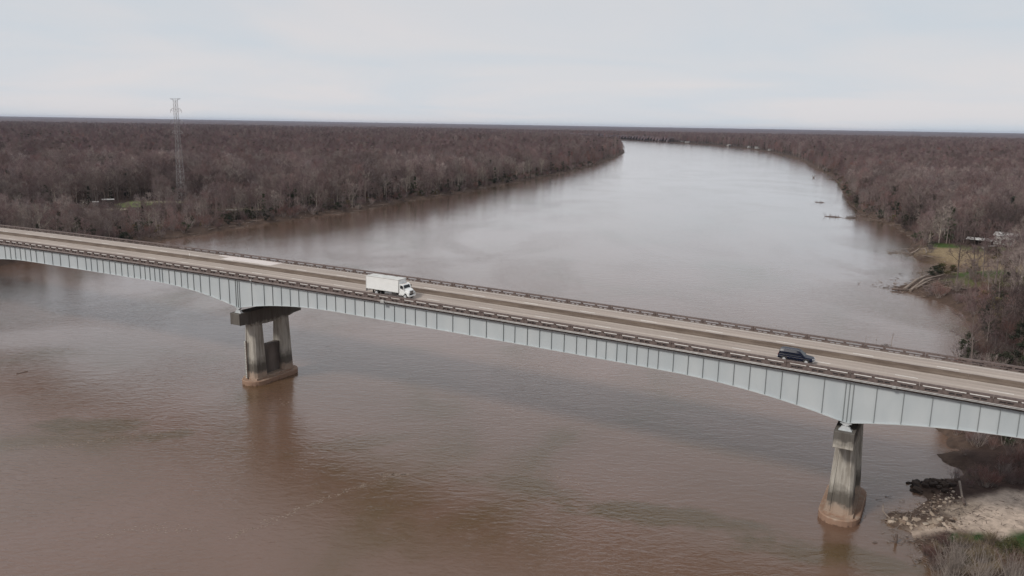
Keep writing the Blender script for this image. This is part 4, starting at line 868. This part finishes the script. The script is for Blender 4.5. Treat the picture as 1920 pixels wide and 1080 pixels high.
cnt = 0
for i in range(140):
    a = q.uniform(0, 4.99); k = int(a); f = a - k; x = spit[k][0] * (1 - f) + spit[k + 1][0] * f + q.gauss(0, .7); y = spit[k][1] * (1 - f) + spit[k + 1][1] * f + q.gauss(0, 1.0)
    rock(x, y, q.choice([.14, .2, .28, .38, .6]), 'pale lump of broken rubble on the spit of the right bank', 'rubble on the spit'); cnt += 1
for i in range(90):
    x = q.uniform(66, 75.5); y = 118.5 + (x - 66) * .75 + q.gauss(0, 1.5)
    rock(x, y, q.choice([.12, .18, .25, .36]), 'brown lump of rubble on the slope above the spit', 'rubble on the slope')
DROCK = rnd_mat('dark_wet_rock', [(.035, .026, .022), (.055, .04, .033), (.028, .022, .02)])
drm = [m_.copy() for m_ in rocks]
for m_ in drm: m_.materials[0] = DROCK
for i in range(46):
    x = q.uniform(69.5, 76.5); y = q.uniform(126, 131.5)
    o = rock(x, y, q.choice([.35, .5, .7, .9]), 'dark wet rock on the shaded point beyond the rubble', 'dark rocks of the shaded point'); o.data = drm[q.randrange(7)]
def log(pts, r0, r1, label, group=None, m=WOOD, sides=7):
    c = np.array(pts[0], float); mb = MB(); pp = [np.array(p, float) - c for p in pts]; mb.tube(pp, list(np.linspace(r0, r1, len(pp))), sides); o = mb.obj('driftwood_log', m, None, loc=tuple(c)); tag(o, label, 'log', group); return o
log([(76.4, 126.6, 2.5), (75.5, 124.6, 2.4), (74.2, 121.6, 2.0)], .20, .16, 'pale weathered log leaning down the slope at the edge of the sand')
log([(74.2, 121.4, 1.9), (73.8, 120.1, 1.5)], .3, .26, 'short dark stump below the leaning pale log', m=DARKWOOD)
log([(60.6, 117.4, .2), (60.0, 118.6, .8), (60.3, 119.4, 1.7)], .14, .06, 'small upright snag on the tip of the rubble spit')
log([(61.4, 116.6, .3), (60.5, 116.0, .9), (59.7, 117.0, .2)], .12, .08, 'arched pale driftwood branch on the tip of the rubble spit')
pl = log([(58.2, 110.1, -.8), (58.15, 110.1, 1.5)], .2, .18, 'wooden piling standing in the water below the rubble spit', m=DARKWOOD, sides=9)
o = MB().box(-.35, .35, -.2, .2, -.06, .12).obj('floating_block', DARKWOOD, None, loc=(55.0, 110.0, .0), rot=(0, 0, .4)); bevel(o, .06, 2); tag(o, 'small dark block floating left of the wooden piling', 'debris')
for i in range(22):
    x = q.uniform(61, 74); y = 114.5 + (x - 61) * .62 + q.gauss(0, 1.1); z = hz_at(x, y) + .12; a = q.uniform(-.4, 1.2); L_ = q.uniform(1, 2.6)
    log([(x, y, z), (x + L_ * .5 * math.cos(a), y + L_ * .5 * math.sin(a), z + .12), (x + L_ * math.cos(a), y + L_ * math.sin(a), z)], .07, .04, 'small drift branch among the rubble of the right bank', 'drift branches in the rubble', q.choice([WOOD, DARKWOOD]), 5)
# log jam behind the bridge, right bank
jam = [((151.5, 303.2), (167, 319), .62, .42, 'longest pale trunk on top of the log jam', WOOD), ((153, 301.3), (168, 315), .56, .38, 'second long trunk lying parallel on the log jam', WOOD), ((155, 301), (164.5, 309), .42, .3, 'third trunk lowest on the front of the log jam', WOOD),
       ((154, 306), (167, 321), .38, .25, 'thin pale trunk highest at the back of the log jam', WOOD), ((157, 300), (170, 304), .36, .25, 'trunk lying along the lower front edge of the log jam', DARKWOOD), ((156, 296), (166, 300), .3, .2, 'short dark trunk half buried below the log jam', DARKWOOD), ((160, 313), (176, 322), .35, .2, 'thin trunk crossing behind the log jam', WOOD),
       ((147.0, 303.8), (153.5, 303.0), .42, .34, 'dark trunk reaching out over the water from the log jam', DARKWOOD), ((163, 292), (169, 297), .34, .2, 'short trunk low on the slope right of the log jam', WOOD), ((166, 290), (180, 292), .3, .15, 'thin fallen trunk right of the log jam', DARKWOOD),
       ((199.5, 397), (206, 402), .4, .3, 'pale trunk lying on the eroded bank edge', WOOD), ((201, 385), (207, 399), .35, .22, 'trunk sliding down the eroded bank into the cove', WOOD), ((206, 402), (213, 398), .3, .2, 'trunk along the bank below the forked white tree', WOOD)]
for (a, b, r0, r1, lb_, m_) in jam:
    za, zb = max(hz_at(*a), 0) + r0 + .15, max(hz_at(*b), 0) + r1 + .3; mm = ((a[0] + b[0]) / 2 + .4, (a[1] + b[1]) / 2 - .3)
    log([(*a, za), (*mm, max(hz_at(*mm) + r0, (za + zb) / 2)), (*b, zb)], r0, r1, lb_, None, m_)
def snag(x, y, sc, label, seed):
    r = np.random.RandomState(seed); e = empty('snag', (x, y, 0), r.rand() * 6, label, 'snag'); mb = MB(); mb.tube([(-3 * sc, 0, -.4), (0, .2, .25 * sc), (4 * sc, 0, .1)], [.3 * sc, .22 * sc, .1 * sc], 6); mb.obj('trunk', DARKWOOD, e)
    b = MB()
    for i in range(14):
        x0 = r.uniform(-2, 4) * sc; a = r.uniform(-1.2, 1.2); l = r.uniform(.8, 2.4) * sc; b.tube([(x0, 0, .1), (x0 + l * .3, l * .5 * math.sin(a), l * .5), (x0 + l * .5, l * math.sin(a), l * abs(math.cos(a)) * .8 + .2)], [.07 * sc, .05 * sc, .015], 4, 0, False)
    b.obj('branches', DARKWOOD, e); return e
snag(261.5, 681, 1.3, 'lone branching snag in the water off the right bank', 1); snag(228.5, 568, 1.7, 'long fallen trunk reaching out from the right bank', 2); snag(239.7, 563, 1.6, 'tangle of fallen branches at the right bank waterline', 3); snag(252, 578, 1.4, 'fallen tree lying against the right bank behind the tangle', 4)
snag(383, 1031, 2.4, 'dark fallen tree far up the right bank, farther of two', 5); snag(396, 1006, 2.2, 'dark fallen tree far up the right bank, nearer of two', 6); snag(203.5, 390.5, .8, 'snag standing at the tip of the eroded bank', 7); snag(150, 305.5, .9, 'dark branching snag above the tip of the log jam', 8); snag(146.5, 309, .5, 'low twigs poking from the water beyond the log jam', 9)
log([(-118.5, 183.5, .03), (-117.0, 185.6, .06)], .09, .05, 'thin dark stick floating at the left edge of the river', m=DARKWOOD)
# driftwood lines at the foot of both banks
A_ = POLY; q = random.Random(21); npick = 0
def bankpt(i, f): a = POLY[i]; b = POLY[(i + 1) % len(POLY)]; return a * (1 - f) + b * f
for i in list(range(6, 17)) + list(range(38, 52)):
    a, b = POLY[i], POLY[i + 1]; L_ = np.linalg.norm(b - a); dist = np.linalg.norm(a)
    for j in range(int(min(L_ / 4.5, 34)) + 1):
        p = bankpt(i, q.random()); nrm = np.array([-(b - a)[1], (b - a)[0]]) / (L_ + 1e-6); p = p + nrm * q.uniform(-1, 5)
        z = max(hz_at(*p), 0) + .15; an = math.atan2(*(b - a)[::-1]) + q.gauss(0, .7); l = q.uniform(3, 8) * (1 if dist < 700 else 1.6)
        side = 'left' if p[0] < 60 else 'right'
        log([(p[0], p[1], z), (p[0] + l * math.cos(an), p[1] + l * math.sin(an), z + q.uniform(0, .6))], .16, .08, 'driftwood log stranded along the waterline of the %s bank' % side, 'driftwood along the %s bank' % side, q.choice([WOOD, WOOD, DARKWOOD]), 5); npick += 1

FOAM = mat('river_foam', (.30, .235, .19), .8, var=(.22, .165, .125), scale=2)
mb = MB(); q = random.Random(77)
for path, nn, wd in (([(-42, 107.5), (-37, 113), (-33, 118), (-28, 123.5), (-24, 127), (-19.5, 131)], 420, .45), ([(-23, 130.6), (-20, 131.2), (-17.6, 131)], 120, .35), ([(-62, 108), (-54, 111), (-47, 110)], 110, .9), ([(-132, 196), (-124, 203), (-116, 206)], 120, .9),
                     ([(-96, 139), (-84, 141), (-72, 147), (-60, 152)], 150, .8), ([(-10, 140), (4, 134), (14, 128)], 90, 1.0), ([(-52, 170), (-46, 160), (-40, 152)], 80, .8)):
    for i in range(nn):
        a = q.random() * (len(path) - 1.001); k = int(a); f = a - k; x = path[k][0] * (1 - f) + path[k + 1][0] * f + q.gauss(0, wd) + .5 * math.sin(a * 9); y = path[k][1] * (1 - f) + path[k + 1][1] * f + q.gauss(0, wd * .6)
        r_ = abs(q.gauss(.05, .05)) + .03; g = q.random() * 6.28; mb.add([(x + r_ * (1 + .8 * q.random()) * math.cos(g + j * 1.2566), y + r_ * .6 * math.sin(g + j * 1.2566), .012) for j in range(5)], [(0, 1, 2, 3, 4)])
tag(mb.obj('foam', FOAM), 'thin lines of foam flecks drifting on the brown river', kind='stuff')

mb = MB(); q = random.Random(31)
for (cx, cy, sx, sy, nn) in ((160, 308, 7, 7, 240), (163, 296, 7, 6, 150), (200, 400, 5, 6, 140), (190, 344, 7, 4, 90), (245, 560, 9, 8, 160), (72, 117, 4, 3, 90), (61.5, 106, 1.6, 3.0, 160), (64, 110, 2.6, 1.6, 120), (83, 117, 7, 5, 70), (68, 118, 4, 2.5, 160)):
    for i in range(nn):
        x = q.gauss(cx, sx); y = q.gauss(cy, sy); z = max(hz_at(x, y), 0) + .1; a = q.random() * 6.28; l = q.uniform(.8, 3.2) * (1 if cx > 100 else .35); r_ = q.uniform(.04, .13) * (1 if cx > 100 else .5); mb.tube([(x, y, z), (x + l * math.cos(a), y + l * math.sin(a), z + q.uniform(0, .9) * (1 if cx > 100 else .3))], [r_, r_ * .5], 3, q.choice([0, 1]), False)
tag(mb.obj('driftwood_tangle', [WOOD, DARKWOOD]), 'tangled drift branches and twigs heaped on the eroded right bank', kind='stuff')

# ------------------------------------------------------------------ houses
ROOFM = mat('pale_metal_roof', (.50, .50, .49), .5, var=(.38, .37, .36), scale=.8); WWALL = mat('white_siding', (.50, .49, .47), .8, var=(.40, .39, .37), scale=1); FWALL = mat('faded_siding', (.30, .29, .28), .8, var=(.22, .215, .21), scale=.5)
DWALL = mat('dark_boards', (.06, .048, .042), .85, var=(.09, .07, .06), scale=1.5); DROOF = mat('dark_shingles', (.08, .07, .068), .9, var=(.12, .105, .10), scale=2)
def house(x, y, rz, lx, ly, h, label, wall=WWALL, roof=ROOFM, rh=1.2, windows=2, name='house', cat='house', open_=False, z=None):
    z = hz_at(x, y) - .1 if z is None else z; e = empty(name, (x, y, z), rz, label, cat)
    if open_:
        for ax in np.linspace(-lx / 2 + .2, lx / 2 - .2, 5):
            for ay in (-ly / 2 + .2, ly / 2 - .2): MB().box(ax - .12, ax + .12, ay - .12, ay + .12, 0, h).obj('post', wall, e)
        MB().box(-lx / 2 + .5, lx / 2 - .5, ly / 2 - .25, ly / 2 - .1, .1, h).obj('back_wall', wall, e); MB().box(lx * .1, lx / 2 - .5, -ly / 2 + 1, ly / 2 - .5, .1, h - .2).obj('store_room', wall, e)
    else:
        w_ = MB().box(-lx / 2, lx / 2, -ly / 2, ly / 2, 0, h).obj('wall', wall, e)
        d = MB().box(-.45, .45, -ly / 2 - .04, -ly / 2 - .005, .1, 2.1).obj('door', DWALL if wall is WWALL else WWALL, e, loc=(-lx * .1, 0, 0))
        for k in range(windows):
            cx_ = -lx / 2 + (k + .7) * lx / (windows + .3); f = MB().box(cx_ - .6, cx_ + .6, -ly / 2 - .06, -ly / 2 - .006, h * .42, h * .42 + 1.1).obj('window', WWALL, e); MB().box(cx_ - .5, cx_ + .5, -ly / 2 - .075, -ly / 2 - .062, h * .42 + .1, h * .42 + 1.0).obj('pane', GLASS, f)
    o_ = .5; r_ = MB(); r_.prism([(-ly / 2 - o_, h - .05), (ly / 2 + o_, h - .05), (ly / 2 + o_, h + .1), (0, h + rh + .1), (-ly / 2 - o_, h + .1)], -lx / 2 - o_, lx / 2 + o_, 'x'); r_.obj('roof', roof, e)
    return e
fz = R(-31)
house(257, 414, fz - .25, 10, 7, 4.6, 'white house with pale slanted metal roof at the right edge', rh=1.6, windows=3)
house(240.5, 409, fz - .2, 11, 6, 3.0, 'long open dark shelter with pale roof left of the white house', wall=DWALL, rh=.8, open_=True, name='shelter', cat='shelter')
house(243, 445, fz, 6, 5, 3.0, 'small brown shed behind the white barked trees', wall=DWALL, roof=DROOF, name='shed', cat='shed', windows=1)
house(-268, 529, .5, 6.5, 6, 4.8, 'dark wooden house beside the left clearing', wall=DWALL, rh=.5, windows=2, roof=FWALL); house(-279, 534, .5, 3, 3, 2.4, 'small white shed left of the dark house', wall=FWALL, roof=FWALL, rh=.5, windows=1, name='shed', cat='shed')
FH = [(584.9, 3440, 'leftmost of the far row by the river bend'), (613, 3462, 'second of the far row by the river bend'), (622, 3362, 'third of the far row by the river bend'), (642, 3170, 'just left of the middle of the far row'), (668, 3190, 'in the middle of the far row'), (676, 3290, 'behind the middle of the far row'), (640, 2700, 'set apart right of the middle of the far row'), (652, 2503, 'second from the right of the far row'), (664, 2404, 'near the right end of the far row'), (680, 2212, 'rightmost of the far row and nearest')]
for i, (x, y, lb_) in enumerate(FH):
    px_, dd_ = x, 0
    for _ in range(12):
        if sdist([px_], [y])[0] < 10: px_ += 6
    house(px_, y, R(60) + i, 13, 9, 4.5, 'tiny white riverside house, ' + lb_, rh=2.2, windows=2, z=2, wall=FWALL, roof=FWALL)
def plank_dock(x, y, rz, lx, ly, z, label):
    e = empty('dock', (x, y, 0), rz, label, 'dock')
    for k in range(int(lx / .6)): MB().box(-lx / 2 + k * .6, -lx / 2 + k * .6 + .54, -ly / 2, ly / 2, z, z + .12).obj('plank', ROOFM, e)
    for ax in (-lx / 2 + .3, lx / 2 - .3):
        for ay in (-ly / 2 + .2, ly / 2 - .2): MB().tube([(ax, ay, -1), (ax, ay, z + .6)], .12, 6).obj('piling', DARKWOOD, e)
plank_dock(-171, 540, .3, 9, 2.4, 2.6, 'pale plank landing among the shrubs of the left bank, right one'); plank_dock(-184, 522, .2, 8, 2, 3.0, 'pale plank landing among the trees of the left bank, left one')
def parked(x, y, rz, label):
    e = empty('parked_boat', (x, y, hz_at(x, y)), rz, label, 'boat'); mb = MB()
    secs = [(-2.2, .75), (0, .85), (1.6, .6), (2.6, .05)]; rows = []
    for sx, w_ in secs: rows.append(len(mb.v)); mb.v += [(sx, -w_, .75), (sx, -w_ * .7, .25), (sx, w_ * .7, .25), (sx, w_, .75)]
    for a, b in zip(rows[:-1], rows[1:]):
        for j in range(3): mb.f.append((a + j, a + j + 1, b + j + 1, b + j)); mb.m.append(0)
    mb.f.append((0, 1, 2, 3)); mb.m.append(0); mb.obj('hull', WWALL, e); MB().box(-1.6, 1.2, -.6, .6, .45, .5).obj('floor', ROOFM, e); tr = MB(); tr.box(-2.2, 3.4, -.08, .08, .14, .24); tr.box(-1, -.9, -.8, .8, .14, .24); tr.obj('trailer', DARK, e)
    return e
parked(243, 402, .3, 'small white boat on a trailer in front of the white house'); parked(236, 398, 1.0, 'small white boat parked left of the other boat on the clearing')

# ------------------------------------------------------------------ power pylon
LAT = mat('galvanised_steel', (.33, .31, .31), .7, metal=0, var=(.22, .21, .21), scale=2)
py_ = empty('power_pylon', (-225.8, 545, 3.0), R(-22), 'tall grey lattice power pylon rising above the left woods', 'power pylon'); HP = 71.0
def hw(z): return 2.1 - 1.05 * min(1, z / 48) - .1 * max(0, (z - 48) / 23)
for sx in (-1, 1):
    for sy in (-1, 1): MB().tube([(sx * hw(z), sy * hw(z), z) for z in (0, 20, 36, 48, 60, HP)], [.22, .20, .18, .16, .14, .13], 4).obj('leg', LAT, py_)
br = MB(); z = 0; kk = 0
while z < HP - 2:
    z1 = min(HP, z + 4.0 - 1.4 * z / HP); a, b = hw(z), hw(z1)
    for (x0, y0, x1, y1) in ((-1, -1, 1, -1), (1, -1, 1, 1), (1, 1, -1, 1), (-1, 1, -1, -1)):
        br.tube([(x0 * a, y0 * a, z), (x1 * b, y1 * b, z1)], .055, 3, 0, False); br.tube([(x1 * a, y1 * a, z), (x0 * b, y0 * b, z1)], .07, 3, 0, False); br.tube([(x0 * b, y0 * b, z1), (x1 * b, y1 * b, z1)], .07, 3, 0, False)
    z = z1
br.obj('lattice_bracing', LAT, py_)
for z, l in ((70.7, 4.5), (63.4, 4.7), (56.0, 5.4), (48.8, 4.7)):
    for sd_ in (-1, 1):
        a = hw(z); m_ = MB()
        if z > 68: pts = [(sd_ * a, 0, z), (sd_ * l, 0, z + .2)]
        else: pts = [(sd_ * a, 0, z + .4), (sd_ * (a + l) * .5, 0, z + 1.3), (sd_ * l, 0, z - .1)]
        for yy in (-a, a): m_.tube([(pts[0][0], yy, pts[0][2])] + [(p[0], yy * (.5 if len(pts) == 3 and i == 0 else .05), p[2]) for i, p in enumerate(pts[1:])], .09, 4)
        m_.tube([(sd_ * a, 0, z - 1.0), pts[-1]], .10, 4); arm = m_.obj('crossarm', LAT, py_)
        if z < 68:
            i_ = MB()
            for k in range(6): i_.cyl((pts[-1][0], 0, z - .4 - k * .28), .16, .14, 'z', 8)
            i_.obj('insulator', mat('insulator_glass_%d' % int(z), (.12, .10, .10), .3, var=(.2, .18, .18), scale=4), arm)

# ------------------------------------------------------------------ air
hm = bpy.data.materials.new('haze_air'); hm.use_nodes = True; hn = hm.node_tree; hn.nodes.clear(); ho = hn.nodes.new('ShaderNodeOutputMaterial'); pv = hn.nodes.new('ShaderNodeVolumePrincipled')
pv.inputs['Color'].default_value = (.60, .68, .84, 1); pv.inputs['Density'].default_value = 2.3e-5; pv.inputs['Anisotropy'].default_value = .2; hn.links.new(pv.outputs[0], ho.inputs['Volume'])
hb = MB().box(-31500, 31500, -31500, 31500, -5, 110).obj('haze', hm); tag(hb, kind='stuff')
